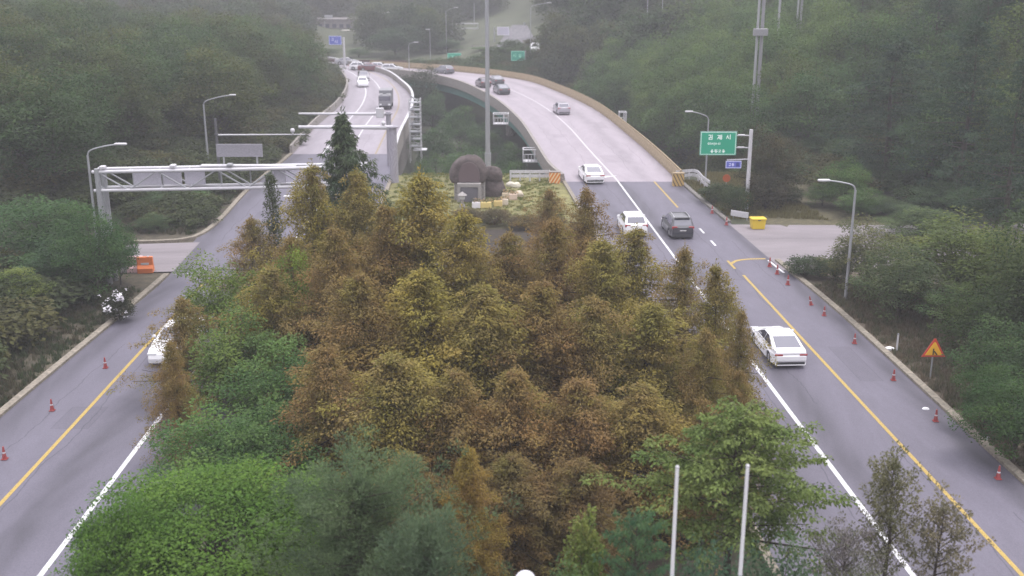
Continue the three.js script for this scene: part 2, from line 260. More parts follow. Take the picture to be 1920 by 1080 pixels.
// ---------------------------------------------------------------- foliage
class Leaves {
  constructor() { this.p = []; this.c = []; this.i = []; }
  leaf(x, y, z, dx, dy, dz, nx, ny, nz, len, w, col) { // a folded kite: stem, two shoulders, tip
    let l = Math.hypot(dx, dy, dz) || 1; dx /= l; dy /= l; dz /= l;
    let sx = dy * nz - dz * ny, sy = dz * nx - dx * nz, sz = dx * ny - dy * nx; l = Math.hypot(sx, sy, sz) || 1; sx *= w / 2 / l; sy *= w / 2 / l; sz *= w / 2 / l;
    const mx = x + dx * len * 0.45, my = y + dy * len * 0.45 + w * 0.16, mz = z + dz * len * 0.45, o = this.p.length / 3;
    this.p.push(x, y, z, mx + sx, my + sy, mz + sz, x + dx * len, y + dy * len, z + dz * len, mx - sx, my - sy, mz - sz);
    for (let k = 0; k < 4; k++) this.c.push(col[0], col[1], col[2]);
    this.i.push(o, o + 1, o + 2, o, o + 2, o + 3);
  }
  tuft(x, y, z, rx, ry, n, len, w, col, droop = 0.2, out = 1, axis = null) {
    for (let k = 0; k < n; k++) {
      const th = rnd() * 6.283, ph = Math.acos(rr(-0.75, 1)), q = Math.pow(rnd(), 0.5), ux = Math.sin(ph) * Math.cos(th), uy = Math.cos(ph), uz = Math.sin(ph) * Math.sin(th);
      let dx = ux * out + rr(-0.6, 0.6), dy = uy * 0.5 * out - droop + rr(-0.4, 0.4), dz = uz * out + rr(-0.6, 0.6);
      if (axis) { dx += axis[0]; dy += axis[1]; dz += axis[2]; }
      const v = rr(0.72, 1.28), l = len * rr(0.7, 1.3);
      this.leaf(x + ux * rx * q, y + uy * ry * q, z + uz * rx * q, dx, dy, dz, ux + rr(-0.5, 0.5), uy + 0.7 + rr(-0.4, 0.4), uz + rr(-0.5, 0.5), l, w * rr(0.75, 1.25), [col[0] * v, col[1] * v, col[2] * v]);
    }
  }
  geo() { const g = new THREE.BufferGeometry(); g.setAttribute('position', new THREE.Float32BufferAttribute(this.p, 3)); g.setAttribute('color', new THREE.Float32BufferAttribute(this.c, 3)); g.setIndex(this.i); g.computeVertexNormals(); return g; }
}
const mixc = (a, b, t) => a.map((v, i) => lerp(v, b[i], t));
function trunkGeo(h, r, limbs) {
  const g = [], bend = [rr(-0.03, 0.03) * h, rr(-0.03, 0.03) * h], pts = [[0, -0.6, 0], [bend[0] * 0.4, h * 0.35, bend[1] * 0.4], [bend[0], h * 0.7, bend[1]], [0, h, 0]];
  for (let k = 0; k < 3; k++) { const t0 = (pts[k][1] + 0.6) / (h + 0.6), t1 = (pts[k + 1][1] + 0.6) / (h + 0.6); g.push(rod(pts[k], pts[k + 1], r * (1 - t0 * 0.92), r * (1 - t1 * 0.92), 7)); }
  for (const [a, b, q] of limbs) g.push(rod(a, b, q, q * 0.3, 4)); return merged(g);
}
// feathery conifer: whorls of branches that carry puffy tufts
function conifer({ h, r, base = 0.1, branches = 90, tufts = 5, per = 20, size = 0.4, len = 0.3, w = 0.1, droop = 0.25, rise = 0.15, colA, colB, power = 0.8, flat = 0.6, rough = 0.2, bottom = 0.75, lobe = 0, colC = null }) {
  const L = new Leaves(), limbs = [], off = rnd() * 50;
  for (let k = 0; k < branches; k++) {
    const t = Math.pow((k + rnd()) / branches, 0.9), y = h * lerp(base, 0.985, t), az = k * 2.39996 + rr(-0.3, 0.3), dx0 = Math.cos(az), dz0 = Math.sin(az);
    const env = r * Math.pow(1 - t, power) * Math.min(1, bottom + t * 2.4) * (1 + rough * noise.noise(Math.cos(az) * 1.6 + off, t * 5, Math.sin(az) * 1.6) * 2) * (1 + lobe * 2 * noise.noise(dx0 * 3.1 + off, t * 7 + 3, dz0 * 3.1)) * rr(0.82, 1.1) + 0.12;
    const dx = Math.cos(az), dz = Math.sin(az), lift = rise * env;
    limbs.push([[0, y, 0], [dx * env * 0.72, y + lift * 0.7, dz * env * 0.72], 0.008 + 0.008 * env]);
    const bc = clamp(0.5 + 0.9 * noise.noise(dx * 1.5 + off, t * 4, dz * 1.5) + rr(-0.25, 0.25));
    const nt = Math.max(2, Math.round(tufts * clamp(env / r * 1.3, 0.4, 1)));
    for (let q = 0; q < nt; q++) {
      const f = nt > 1 ? lerp(0.32, 1, q / (nt - 1)) : 1, s = size * rr(0.75, 1.25) * lerp(1.05, 0.8, f) * clamp(env / r * 1.2 + 0.35, 0.45, 1);
      const px = dx * env * f + rr(-0.5, 0.5) * s, pz = dz * env * f + rr(-0.5, 0.5) * s, py = y + lift * f - droop * f * f * env * 0.5 + rr(-0.3, 0.3) * s;
      let cc = mixc(colA, colB, clamp(bc + rr(-0.2, 0.2))); if (colC) cc = mixc(cc, colC, clamp(0.35 + 1.6 * noise.noise(px * 0.45 + off, py * 0.45 + 7, pz * 0.45) + rr(-0.15, 0.15)));
      L.tuft(px, py, pz, s, s * flat, per, len, w, cc, droop * 1.6, 1, [dx * 0.5, 0, dz * 0.5]);
    }
  }
  L.tuft(0, h * 0.985, 0, size * 0.35, size * 0.8, per, len, w, mixc(colA, colB, 0.3), -0.5);
  return [L.geo(), trunkGeo(h * 0.96, 0.02 * h + 0.05, limbs)];
}
// broadleaf crown of leafy clumps on an uneven ellipsoid
function broadleaf({ h, r, low = 0.25, clumps = 90, per = 70, clump = 0.28, len = 0.22, w = 0.13, colA, colB, flat = 0.75, droop = 0.15, rough = 0.22, inner = 0.6 }) {
  const L = new Leaves(), limbs = [], off = rnd() * 50, cy = h * (low + 1) / 2, ry = h * (1 - low) / 2;
  for (let k = 0; k < clumps; k++) {
    const uy = 1 - 1.75 * ((k + 0.5) / clumps), az = k * 2.39996 + rr(-0.4, 0.4), s = Math.sqrt(Math.max(0, 1 - uy * uy)), ux = s * Math.cos(az), uz = s * Math.sin(az);
    const f = (inner + (1 - inner) * Math.sqrt(rnd())) * (1 + rough * 2 * noise.noise(ux * 1.7 + off, uy * 1.7, uz * 1.7)), q = r * clump * rr(0.7, 1.3);
    const x = ux * (r - q * 0.6) * f, y = cy + uy * (ry - q * 0.4) * f, z = uz * (r - q * 0.6) * f;
    if (k % 4 === 0) limbs.push([[0, h * low * 0.9 + rnd() * h * 0.2, 0], [x * 0.9, y - 0.1, z * 0.9], 0.02 + r * 0.008]);
    L.tuft(x, y, z, q, q * flat, Math.round(per * rr(0.8, 1.2)), len, w, mixc(colA, colB, clamp(0.5 + noise.noise(x * 0.6 + off, y * 0.6, z * 0.6) + rr(-0.3, 0.3))), droop);
  }
  return [L.geo(), trunkGeo(h * 0.7, 0.02 * h + 0.04, limbs)];
}
const leafM = (c = [1, 1, 1]) => new THREE.MeshPhysicalMaterial({ color: C(...c), vertexColors: true, roughness: 0.95, specularIntensity: 0.2, side: THREE.DoubleSide, transmission: 0.42, thickness: 0 });
const leafBase = leafM(), bark = mat([0.09, 0.07, 0.055], 0.95, { map: grainTex });
const tints = {};
const tinted = (c) => (c ? (tints[c.join()] ??= leafM(c)) : leafBase);
function makeTree(geos, m = leafBase) { const g = new THREE.Group(); part('crown', geos[0], m, g); part('trunk', geos[1], bark, g); return g; }
// metres from the photograph: apex pixel and distance give place and height
const protos = {};
const OL = [0.215, 0.19, 0.05], BR = [0.23, 0.163, 0.066], GO = [0.275, 0.222, 0.056];
const cypress = (o) => conifer({ h: 9.5, r: 2.9, base: 0.02, branches: 185, tufts: 6, per: 50, size: 0.58, len: 0.145, w: 0.07, droop: 0.3, rise: 0.1, power: 0.6, flat: 0.8, rough: 0.5, lobe: 0.75, ...o });
protos.cypress = [cypress({ colA: OL, colB: BR, colC: GO }), cypress({ colA: GO, colB: BR, colC: OL, r: 3.0 }), cypress({ colA: BR, colB: OL, colC: [0.245, 0.162, 0.066], r: 3.3 }), cypress({ colA: [0.22, 0.16, 0.064], colB: OL, colC: [0.265, 0.175, 0.066], r: 3.1 })];
protos.spruce = [conifer({ h: 8.5, r: 3.4, base: 0.03, branches: 170, tufts: 7, per: 34, size: 0.36, len: 0.26, w: 0.065, droop: 0.5, rise: 0.05, power: 0.8, colA: [0.062, 0.095, 0.052], colB: [0.10, 0.13, 0.062], flat: 0.5, rough: 0.5, lobe: 0.5 })];
protos.slim = [conifer({ h: 7, r: 0.85, base: 0.03, branches: 90, tufts: 3, per: 22, size: 0.34, len: 0.22, w: 0.07, droop: 0.1, rise: 0.4, power: 0.5, colA: [0.065, 0.09, 0.045], colB: [0.10, 0.115, 0.055] })];
protos.broad = [0, 1, 2].map((k) => broadleaf({ h: 9, r: 4, low: 0.12, clumps: 95, per: 135, clump: 0.27, len: 0.23, w: 0.14, colA: [0.056, 0.10, 0.04], colB: [0.105, 0.15, 0.052], rough: 0.5 }));
protos.pine = [0, 1].map(() => conifer({ h: 12, r: 4.6, base: 0.16, branches: 64, tufts: 7, per: 34, size: 0.72, len: 0.34, w: 0.09, droop: 0.12, rise: 0.02, power: 0.55, flat: 0.3, colA: [0.045, 0.078, 0.05], colB: [0.075, 0.108, 0.055], rough: 0.5 }));
protos.shrub = [0, 1].map(() => broadleaf({ h: 2.6, r: 1.7, low: 0.0, clumps: 70, per: 60, clump: 0.3, len: 0.17, w: 0.1, colA: [0.05, 0.075, 0.035], colB: [0.085, 0.1, 0.045], rough: 0.25 }));
for (const k of Object.keys(protos)) protos[k] = protos[k].map((g) => makeTree(g));
function plant(kind, v, name, label, category, [x, y, z], h, wide, { tint, group, turn } = {}) {
  const src = protos[kind][v % protos[kind].length], o = src.clone(); o.name = numbered(name); scene.add(o);
  const bb = (src.userData.box ??= new THREE.Box3().setFromObject(src)), sy = h / bb.max.y, sx = wide / ((bb.max.x - bb.min.x + bb.max.z - bb.min.z) / 4);
  o.position.set(x, y, z); o.scale.set(sx, sy, sx); o.rotation.y = turn ?? rnd() * 6.28; tag(o, label, category, group);
  if (tint) o.children[0].material = tinted(tint); return o;
}
// a plant whose top shows at a pixel, standing dist metres off; halfPx is half its width there
function plantAt(kind, v, name, label, category, px, py, dist, halfPx, opt = {}) {
  const [x, y, z] = atZ(px, py, -dist), g = height(x, z), zc = dist * cosP + (CAM_H - y) * sinP;
  return plant(kind, v, name, label, category, [x, g, z], Math.max(0.5, y - g), halfPx * zc / FOCAL, opt);
}
// ---------------------------------------------------------------- vehicles
const paintM = {};
const paint = (c) => (paintM[c.join()] ??= new THREE.MeshPhysicalMaterial({ color: C(...c), roughness: 0.35, clearcoat: 0.8, clearcoatRoughness: 0.12, metalness: 0.0, side: THREE.DoubleSide }));
const glassM = new THREE.MeshPhysicalMaterial({ color: C(0.07, 0.07, 0.10), roughness: 0.06, metalness: 0, clearcoat: 1, ior: 1.8, side: THREE.DoubleSide });
const rubber = mat([0.022, 0.022, 0.024], 0.85), rimM = mat([0.5, 0.5, 0.52], 0.35, { metalness: 0.7 }), tailM = mat([0.30, 0.02, 0.025], 0.3), headM = mat([0.75, 0.76, 0.78], 0.15), trimM = mat([0.03, 0.03, 0.034], 0.6), plateM = mat([0.75, 0.75, 0.72], 0.5);
function carShape(spec) {
  const { L, W, prof, wheelZ, wheelR, belt, roofY, base, roof, bw, rw } = spec, hl = L / 2, root = new THREE.Group();
  // lower body: side profile with wheel arches, rounded edges, nose and tail drawn in
  const s = new THREE.Shape(); const P = prof; s.moveTo(-hl + 0.06, 0.24);
  for (const wz of wheelZ) { const R = wheelR + 0.06; s.lineTo(wz - R, 0.24); s.absarc(wz, wheelR, R, Math.PI + 0.15, -0.15, true); s.lineTo(wz + R, 0.24); }
  s.lineTo(hl - 0.08, 0.24); for (const [a, b] of P) s.lineTo(a, b);
  const g = new THREE.ExtrudeGeometry(s, { depth: W - 0.2, bevelEnabled: true, bevelSize: 0.05, bevelThickness: 0.1, bevelSegments: 3, curveSegments: 10 }); g.translate(0, 0, -(W - 0.2) / 2);
  const q = g.attributes.position;
  for (let i = 0; i < q.count; i++) { const x = q.getX(i), y = q.getY(i), z = q.getZ(i), e = Math.abs(x) / hl, k = (1 - 0.15 * Math.pow(e, 5)) * (1 - 0.10 * clamp((y - 0.72) / 0.5)); q.setXYZ(i, z * k, y, -x); }
  g.computeVertexNormals(); const body = part('body', g, paint([0.7, 0.7, 0.72]), root); body.userData.paint = true;
  // greenhouse: rounded rings from belt line to roof. x along the car: base = [rear, front], roof = [rear, front]
  const rings = [], steps = [[0, 0, 1], [0.55, 0.55, 1], [0.86, 0.88, 1], [0.96, 0.97, 0.97], [1, 1, 0.9], [1.012, 1, 0.5]];
  for (const [ty, t, sc] of steps) {
    const x0 = lerp(base[0], roof[0], t), x1 = lerp(base[1], roof[1], t), hw = lerp(bw, rw, Math.pow(t, 1.25)), c = (x0 + x1) / 2, hx = (x1 - x0) / 2 * sc, hz = hw * sc, r = 0.16, ring = [];
    for (const [sx, sz, a0] of [[1, 1, 0], [-1, 1, 1], [-1, -1, 2], [1, -1, 3]]) for (let k = 0; k < 3; k++) { const a = (a0 + k / 2) * Math.PI / 2; ring.push([c + sx * (hx - r) + Math.cos(a) * r, lerp(belt, roofY, ty), sz * (hz - r) + Math.sin(a) * r]); }
    rings.push(ring);
  }
  const v = [], id = [], n = 12; for (const R of rings) for (const [x, y, z] of R) v.push(z, y, -x);
  for (let k = 0; k < rings.length - 1; k++) for (let i = 0; i < n; i++) { const a = k * n + i, b = k * n + (i + 1) % n; id.push(a, a + n, b, b, a + n, b + n); }
  const top = (rings.length - 1) * n; for (let i = 1; i < n - 1; i++) id.push(top, top + i + 1, top + i);
  const cg = new THREE.BufferGeometry(); cg.setAttribute('position', new THREE.Float32BufferAttribute(v, 3)); cg.setIndex(id); cg.computeVertexNormals();
  part('roof', cg, body.material, root).userData.paint = true;
  const at = (x, t, w) => [w * lerp(bw, rw, Math.pow(t, 1.25)), lerp(belt, roofY, t), -x];
  const quad = (a, b, c, d) => { const e = new THREE.BufferGeometry(); e.setAttribute('position', new THREE.Float32BufferAttribute([...a, ...b, ...c, ...a, ...c, ...d], 3)); e.computeVertexNormals(); return e; };
  const slab = (pts, nrm) => { const o = pts.map((p) => p.map((u, i) => u + nrm[i] * 0.02)), i = pts.map((p) => p.map((u, k) => u - nrm[k] * 0.03)); const l = [quad(...o), quad(...i)]; for (let k = 0; k < 4; k++) l.push(quad(o[k], o[(k + 1) % 4], i[(k + 1) % 4], i[k])); return merged(l); };
  const endWin = (e, sg) => { const X = (t) => lerp(base[e], roof[e], t), nx = (roofY - belt), ny = Math.abs(roof[e] - base[e]), l = Math.hypot(nx, ny); return slab([at(X(0.1), 0.1, -0.80), at(X(0.1), 0.1, 0.80), at(X(0.84), 0.84, 0.84), at(X(0.84), 0.84, -0.84)], [0, ny / l, sg * nx / l]); };
  part('rear_window', endWin(0, 1), glassM, root); part('windscreen', endWin(1, -1), glassM, root);
  const X0 = (t) => lerp(base[0], roof[0], t) + 0.24, X1 = (t) => lerp(base[1], roof[1], t) - 0.2, mid = (base[0] + base[1]) / 2 + 0.1;
  for (const w of [-1, 1]) for (const [a, b] of [[(t) => X0(t), () => mid - 0.04], [() => mid + 0.04, (t) => X1(t)]])
    part('side_window', slab([at(a(0.1), 0.1, w), at(b(0.1), 0.1, w), at(b(0.84), 0.84, w), at(a(0.84), 0.84, w)], [w * 0.95, 0.3, 0]), glassM, root);
  for (const wz of wheelZ) for (const w of [-1, 1]) {
    const wh = part('wheel', new THREE.TorusGeometry(wheelR - 0.09, 0.1, 8, 20).scale(1, 1, 1.1).rotateY(Math.PI / 2).translate(w * (W / 2 - 0.14), wheelR, -wz), rubber, root);
    part('rim', new THREE.CylinderGeometry(wheelR - 0.11, wheelR - 0.11, 0.14, 14).rotateZ(Math.PI / 2).translate(w * (W / 2 - 0.13), wheelR, -wz), rimM, wh);
  }
  const ty = spec.tail, lx = W * 0.33;
  for (const w of [-1, 1]) {
    part('tail_light', box(W * 0.22, spec.tailH, 0.1, w * (lx + 0.02), ty, hl - (spec.bar ? 0.03 : 0.06), 0.03), tailM, root); part('headlight', box(W * 0.24, 0.13, 0.14, w * lx, 0.66, -hl + 0.09, 0.04), headM, root);
    part('mirror', box(0.2, 0.14, 0.12, w * (W / 2 + 0.04), belt + 0.08, -base[1] + 0.45, 0.05), body.material, root).userData.paint = true;
  }
  part('number_plate', box(0.5, 0.12, 0.03, 0, spec.plate, hl - 0.0, 0.008), plateM, root);
  part('bumper', box(W * 0.8, 0.16, 0.16, 0, 0.33, hl - 0.07, 0.04), trimM, root); part('bumper', box(W * 0.7, 0.2, 0.14, 0, 0.36, -hl + 0.08, 0.05), trimM, root);
  if (spec.bar) part('tail_band', box(W * 0.84, 0.085, 0.06, 0, ty, hl - 0.055, 0.02), trimM, root);
  if (spec.rails) for (const w of [-1, 1]) part('roof_rail', tube([[w * rw * 0.86, roofY - 0.02, -roof[0] - 0.1], [w * rw * 0.86, roofY + 0.06, -roof[0] - 0.35], [w * rw * 0.86, roofY + 0.06, -roof[1] + 0.3], [w * rw * 0.86, roofY - 0.02, -roof[1] + 0.1]], 0.025, 12), rimM, root);
  if (spec.spoiler) part('spoiler', box(rw * 1.7, 0.05, 0.28, 0, roofY + 0.0, -roof[0] + 0.1, 0.02), trimM, root);
  return root;
}
const sedanSpec = { L: 4.9, W: 1.88, wheelZ: [-1.45, 1.45], wheelR: 0.34, belt: 0.95, roofY: 1.42, base: [-2.12, 1.2], roof: [-0.75, 0.2], bw: 0.85, rw: 0.66, tail: 0.8, tailH: 0.1, plate: 0.52, bar: true, prof: [[2.42, 0.42], [2.36, 0.62], [2.1, 0.76], [1.15, 0.95], [-2.0, 0.99], [-2.32, 1.0], [-2.4, 0.9], [-2.38, 0.78], [-2.43, 0.7], [-2.43, 0.5], [-2.36, 0.34]] };
const suvSpec = { L: 4.65, W: 1.92, wheelZ: [-1.35, 1.4], wheelR: 0.37, belt: 1.06, roofY: 1.7, base: [-2.2, 1.15], roof: [-1.75, 0.3], bw: 0.87, rw: 0.7, tail: 0.98, tailH: 0.2, plate: 0.72, rails: true, spoiler: true, prof: [[2.3, 0.5], [2.26, 0.8], [2.0, 0.95], [1.1, 1.06], [-2.15, 1.08], [-2.27, 0.95], [-2.3, 0.6], [-2.26, 0.4]] };
const hatchSpec = { ...sedanSpec, bar: false, W: 1.84, belt: 0.98, bw: 0.83, rw: 0.65, L: 4.2, wheelZ: [-1.25, 1.27], base: [-1.95, 1.0], roof: [-1.45, 0.2], roofY: 1.5, tail: 0.88, tailH: 0.2, prof: [[2.08, 0.45], [2.02, 0.68], [1.8, 0.82], [1.0, 0.97], [-1.95, 1.0], [-2.04, 0.9], [-2.08, 0.55], [-2.04, 0.36]] };
const carProto = { sedan: carShape(sedanSpec), suv: carShape(suvSpec), hatch: carShape(hatchSpec) };
const carLen = { sedan: 4.85, suv: 4.65, hatch: 4.2 };
function car(kind, label, px, py, heading, color, name = 'car') { // (px, py): where the nearer bumper meets the road
  const o = carProto[kind].clone(); o.name = numbered(name); scene.add(o); tag(o, label, 'car');
  const [x, , z] = G(px, py, 0.05), hx = heading[0], hz = heading[1], sgn = Math.sign(-hz) || 1, l = carLen[kind] / 2;
  o.position.set(x + hx * l * sgn, 0.045, z + hz * l * sgn); o.rotation.y = Math.atan2(-hx, -hz);
  o.traverse((m) => { if (m.userData.paint) { m.material = paint(color); m.userData = {}; } }); return o;
}
const dirR = (z) => { const m = (q) => (leftOfR(q) + rightOfR(q)) / 2, dx = (m(z - 4) - m(z + 4)) / 8, l = Math.hypot(dx, 1); return [dx / l, -1 / l]; };
const dirL = (z) => { const m = (q) => (leftOfL(q) + rightOfL(q)) / 2, dx = (m(z - 4) - m(z + 4)) / 8, l = Math.hypot(dx, 1); return [-dx / l, 1 / l]; };
const away = (py, px = 1000) => dirR(G(px, py)[2]), near = (py, px = 650) => dirL(G(px, py)[2]);
car('sedan', 'white sedan driving away in the nearest stretch of the right road', 1483, 693, [-0.05, -0.999], [0.82, 0.82, 0.83]).scale.set(0.95, 0.9, 0.95);
car('suv', 'dark grey SUV driving away just beyond the tips of the brown trees', 1281, 450, [-0.05, -0.999], [0.035, 0.035, 0.045]).scale.set(0.93, 0.88, 0.93);
car('hatch', 'white car half hidden behind treetop sprigs left of the dark grey SUV', 1193, 446, [-0.05, -0.999], [0.8, 0.8, 0.81]);
car('sedan', 'white sedan at the near end of the right bridge', 1116, 346, away(346), [0.82, 0.82, 0.82]);
car('hatch', 'silver grey car alone in the middle of the right bridge', 1058, 216, away(216), [0.34, 0.32, 0.36]);
car('sedan', 'dark sedan nearest of the three cars bunched far along the right bridge', 947, 178, away(178), [0.05, 0.055, 0.065]);
car('sedan', 'dark car farthest of the three cars bunched far along the right bridge', 937, 160, away(160), [0.06, 0.06, 0.07]);
car('hatch', 'brownish car behind the tall lamp mast on the right bridge', 912, 165, away(165), [0.07, 0.05, 0.055]);
car('hatch', 'small grey car at the far end of the right bridge', 846, 139, away(141), [0.13, 0.13, 0.15]);
car('hatch', 'white car coming nearer on the left bridge', 681, 164, near(164), [0.82, 0.82, 0.84]);
car('hatch', 'grey car following the white car on the left bridge', 684, 152, near(152), [0.16, 0.15, 0.17]);
car('sedan', 'white car peeking out from behind the left end of the trees', 310, 688, [0, 1], [0.82, 0.82, 0.83]);
{ // grey lorry coming over the left bridge
  const p = G(722, 207), h = near(207, 722), t = thing('truck', 'small grey truck coming nearer on the left bridge with bright lamps', 'truck', [p[0] + h[0] * -2.6, 0.045, p[2] - h[1] * 2.6], Math.atan2(-h[0], -h[1]));
  const grey = mat([0.2, 0.2, 0.215], 0.5);
  part('cab', box(1.7, 1.5, 1.5, 0, 1.25, -1.8, 0.15), grey, t); part('windscreen', box(1.45, 0.6, 0.05, 0, 1.55, -2.55, 0.02), glassM, t); part('cargo_box', box(1.75, 1.8, 3.2, 0, 1.6, 0.65, 0.05), grey, t);
  for (const w of [-1, 1]) { part('headlight', box(0.32, 0.2, 0.08, w * 0.6, 0.75, -2.58, 0.03), headM, t); part('roof_lamp', box(0.55, 0.16, 0.3, w * 0.5, 2.1, -2.2, 0.05), whiteSteel, t); }
  for (const z of [-1.6, 1.5]) for (const w of [-1, 1]) { const wh = part('wheel', new THREE.TorusGeometry(0.27, 0.1, 8, 16).rotateY(Math.PI / 2).translate(w * 0.76, 0.37, z), rubber, t); part('rim', new THREE.CylinderGeometry(0.24, 0.24, 0.1, 12).rotateZ(Math.PI / 2).translate(w * 0.76, 0.37, z), rimM, wh); }
  part('chassis', box(1.2, 0.25, 4.8, 0, 0.55, 0), trimM, t);
}
// far parked and passing cars: too small to show parts beyond body, cabin and wheels
for (const [px, py, kind, c, hd, label] of [
  [560, 133, 'hatch', [0.7, 0.7, 0.72], [0.9, 0.44], 'white car parked at the left end of the far roadside car park'], [574, 129, 'sedan', [0.72, 0.72, 0.74], [0.8, 0.6], 'white car parked in the middle of the far roadside car park'], [592, 135, 'hatch', [0.25, 0.25, 0.28], [0.9, 0.44], 'dark car parked at the right end of the far car park'],
  [629, 121, 'sedan', [0.4, 0.4, 0.43], [1, 0], 'pale car on the far crossing road left of the blue sign pole'], [655, 131, 'hatch', [0.7, 0.7, 0.72], [1, 0], 'white car on the far crossing road just right of the blue sign pole'], [672, 133, 'sedan', [0.13, 0.03, 0.035], [1, 0], 'red car on the far crossing road'], [692, 132, 'hatch', [0.6, 0.6, 0.62], [1, 0], 'white car on the far crossing road right of the red car'], [714, 135, 'hatch', [0.55, 0.55, 0.58], [1, 0], 'pale van-like car at the right end of the far crossing road']
 ]) car(kind, label, px, py, hd, c);

// ---------------------------------------------------------------- street furniture
function lamp(label, name, [px0, py0], [px1, py1], z, r = 0.09, headLen = 0.7, bm = galv) { // column at z under pixel 0, luminaire at pixel 1
  const a = atZ(px0, py0, z), b = atZ(px1, py1, z), g = height(a[0], z), H = a[1] - g, dx = b[0] - a[0], dy = b[1] - a[1], s = Math.sign(dx) || 1;
  const t = thing(name, label, 'street lamp', [a[0], g, z]);
  part('pole', cyl(r, r * 0.62, H, 0, -0.3, 0, 10), bm, t); part('arm', tube([[0, H - 0.35, 0], [s * 0.12, H - 0.06, 0], [dx * 0.5, H + dy * 0.62, 0], [dx, H + dy, 0]], r * 0.5, 14), bm, t);
  part('lamp_head', box(headLen, 0.13, 0.26, dx, H + dy, 0, 0.06), whiteSteel, t); part('base_plate', box(0.4, 0.05, 0.4, 0, 0.03, 0), bm, t); return t;
}
lamp('street lamp standing above the trees left of the sign gantry', 'street_lamp', [163, 282], [226, 270], -64, 0.1, 0.75);
lamp('street lamp behind the sign gantry with its arm raised to the right', 'street_lamp', [381, 190], [436, 178], -100, 0.12, 0.6);
lamp('street lamp behind the large green sign, arm to the left', 'street_lamp', [1329, 218], [1292, 209], -94, 0.09, 0.7);
lamp('street lamp among the bushes right of the side road', 'street_lamp', [1605, 347], [1545, 338], -60.5, 0.1, 0.7);
for (const [label, a, b, py, r] of [
  ['far street lamp above the roadside car park', [588, 90], [596, 87], 130, 0.08], ['far street lamp left of the dark bush between the bridges', [766, 82], [780, 79], 121, 0.08], ['far street lamp left of the overhead sign frame', [836, 20], [855, 14], 82, 0.09],
  ['far tall street lamp right of the white sign with arm to the right', [995, 12], [1030, 5], 96, 0.1], ['far street lamp beyond the pale canopy roof', [713, 27], [728, 23], 72, 0.08], ['far pole lamp between the dark tree and the overhead frame', [806, 57], [802, 55], 96, 0.08] ]) { const g = onGround(a[0], py + 18); lamp(label, 'street_lamp', a, b, g[2], r, 0.9); }
for (const [label, px, py0, py1, r] of [
  ['tall thin far pole standing beside the far street lamp top', 889, 6, 88, 0.11], ['thin far pole at the left of the pale canopy building', 608, 28, 60, 0.09], ['thin far pole rising over the right end of the canopy building', 694, 8, 50, 0.1], ['far pole rising over the big dark tree', 777, 10, 64, 0.1], ['short thin pole over the treetops right of the far tall lamp', 1038, 6, 42, 0.09],
  ['thin pole above the pale poplars, left of two', 1215, -12, 40, 0.09], ['thin pole above the pale poplars, right of two', 1243, -12, 30, 0.08], ['thin pole far up the right hillside over a pale roof', 1574, -20, 44, 0.1] ]) {
  const d = -(px > 1100 ? 190 : 300), a = atZ(px, py0, d), g = height(a[0], d); const t = thing('utility_pole', label, 'pole', [a[0], g, d]); part('pole', cyl(r, r * 0.7, a[1] - g, 0, 0, 0, 8), galv, t); part('cap', cyl(r, r * 0.6, 0.14, 0, a[1] - g, 0, 8), darkSteel, t); void py1;
}
for (const [label, px, py1, z, r, pair] of [['thick twin utility poles with a grey box on the right hillside', 1428, 180, -118, 0.17, true], ['pale concrete utility pole right of the twin poles with the grey box', 1467, 92, -134, 0.18, false], ['paired slim utility poles farthest right of the three on the hillside', 1502, 66, -148, 0.15, true]]) {
  const a = atZ(px, -60, z), g = height(a[0], z), H = a[1] - g, t = thing('utility_pole', label, 'utility pole', [a[0], g, z]);
  part('pole', cyl(r, r * 0.75, H, 0, 0, 0, 10), galv, t); if (pair) part('pole', cyl(r * 1.3, r, H - 1, 0.55, 0, -0.3, 10), greySteel, t);
  part('crossarm', box(1.8, 0.1, 0.1, 0.2, H - 0.8, 0), greySteel, t); for (const k of [-0.6, 0, 0.6]) part('insulator', cyl(0.05, 0.04, 0.2, 0.2 + k, H - 0.75, 0, 6), whiteSteel, t);
  if (r === 0.17) { const yb = atZ(px, 60, z)[1] - g; part('transformer_box', box(1.5, 0.75, 0.6, 0.25, yb, 0.35, 0.05), greySteel, t); }
}
{ // high mast by the boulder
  const b = G(915, 332), t = thing('light_mast', 'very tall grey lighting mast rising past the top of the picture beside the boulder', 'light mast', b);
  part('pole', [cyl(0.235, 0.13, 29, 0, 0, 0, 14)], galv, t); part('base_collar', cyl(0.3, 0.3, 2.3, 0, 0, 0, 14), galv, t); part('lamp_ring', new THREE.TorusGeometry(1.1, 0.06, 6, 24).rotateX(Math.PI / 2).translate(0, 28.6, 0), galv, t);
  for (let k = 0; k < 6; k++) part('floodlight', box(0.5, 0.3, 0.35, 1.15 * Math.cos(k * 1.047), 28.5, 1.15 * Math.sin(k * 1.047), 0.05), greySteel, t);
}
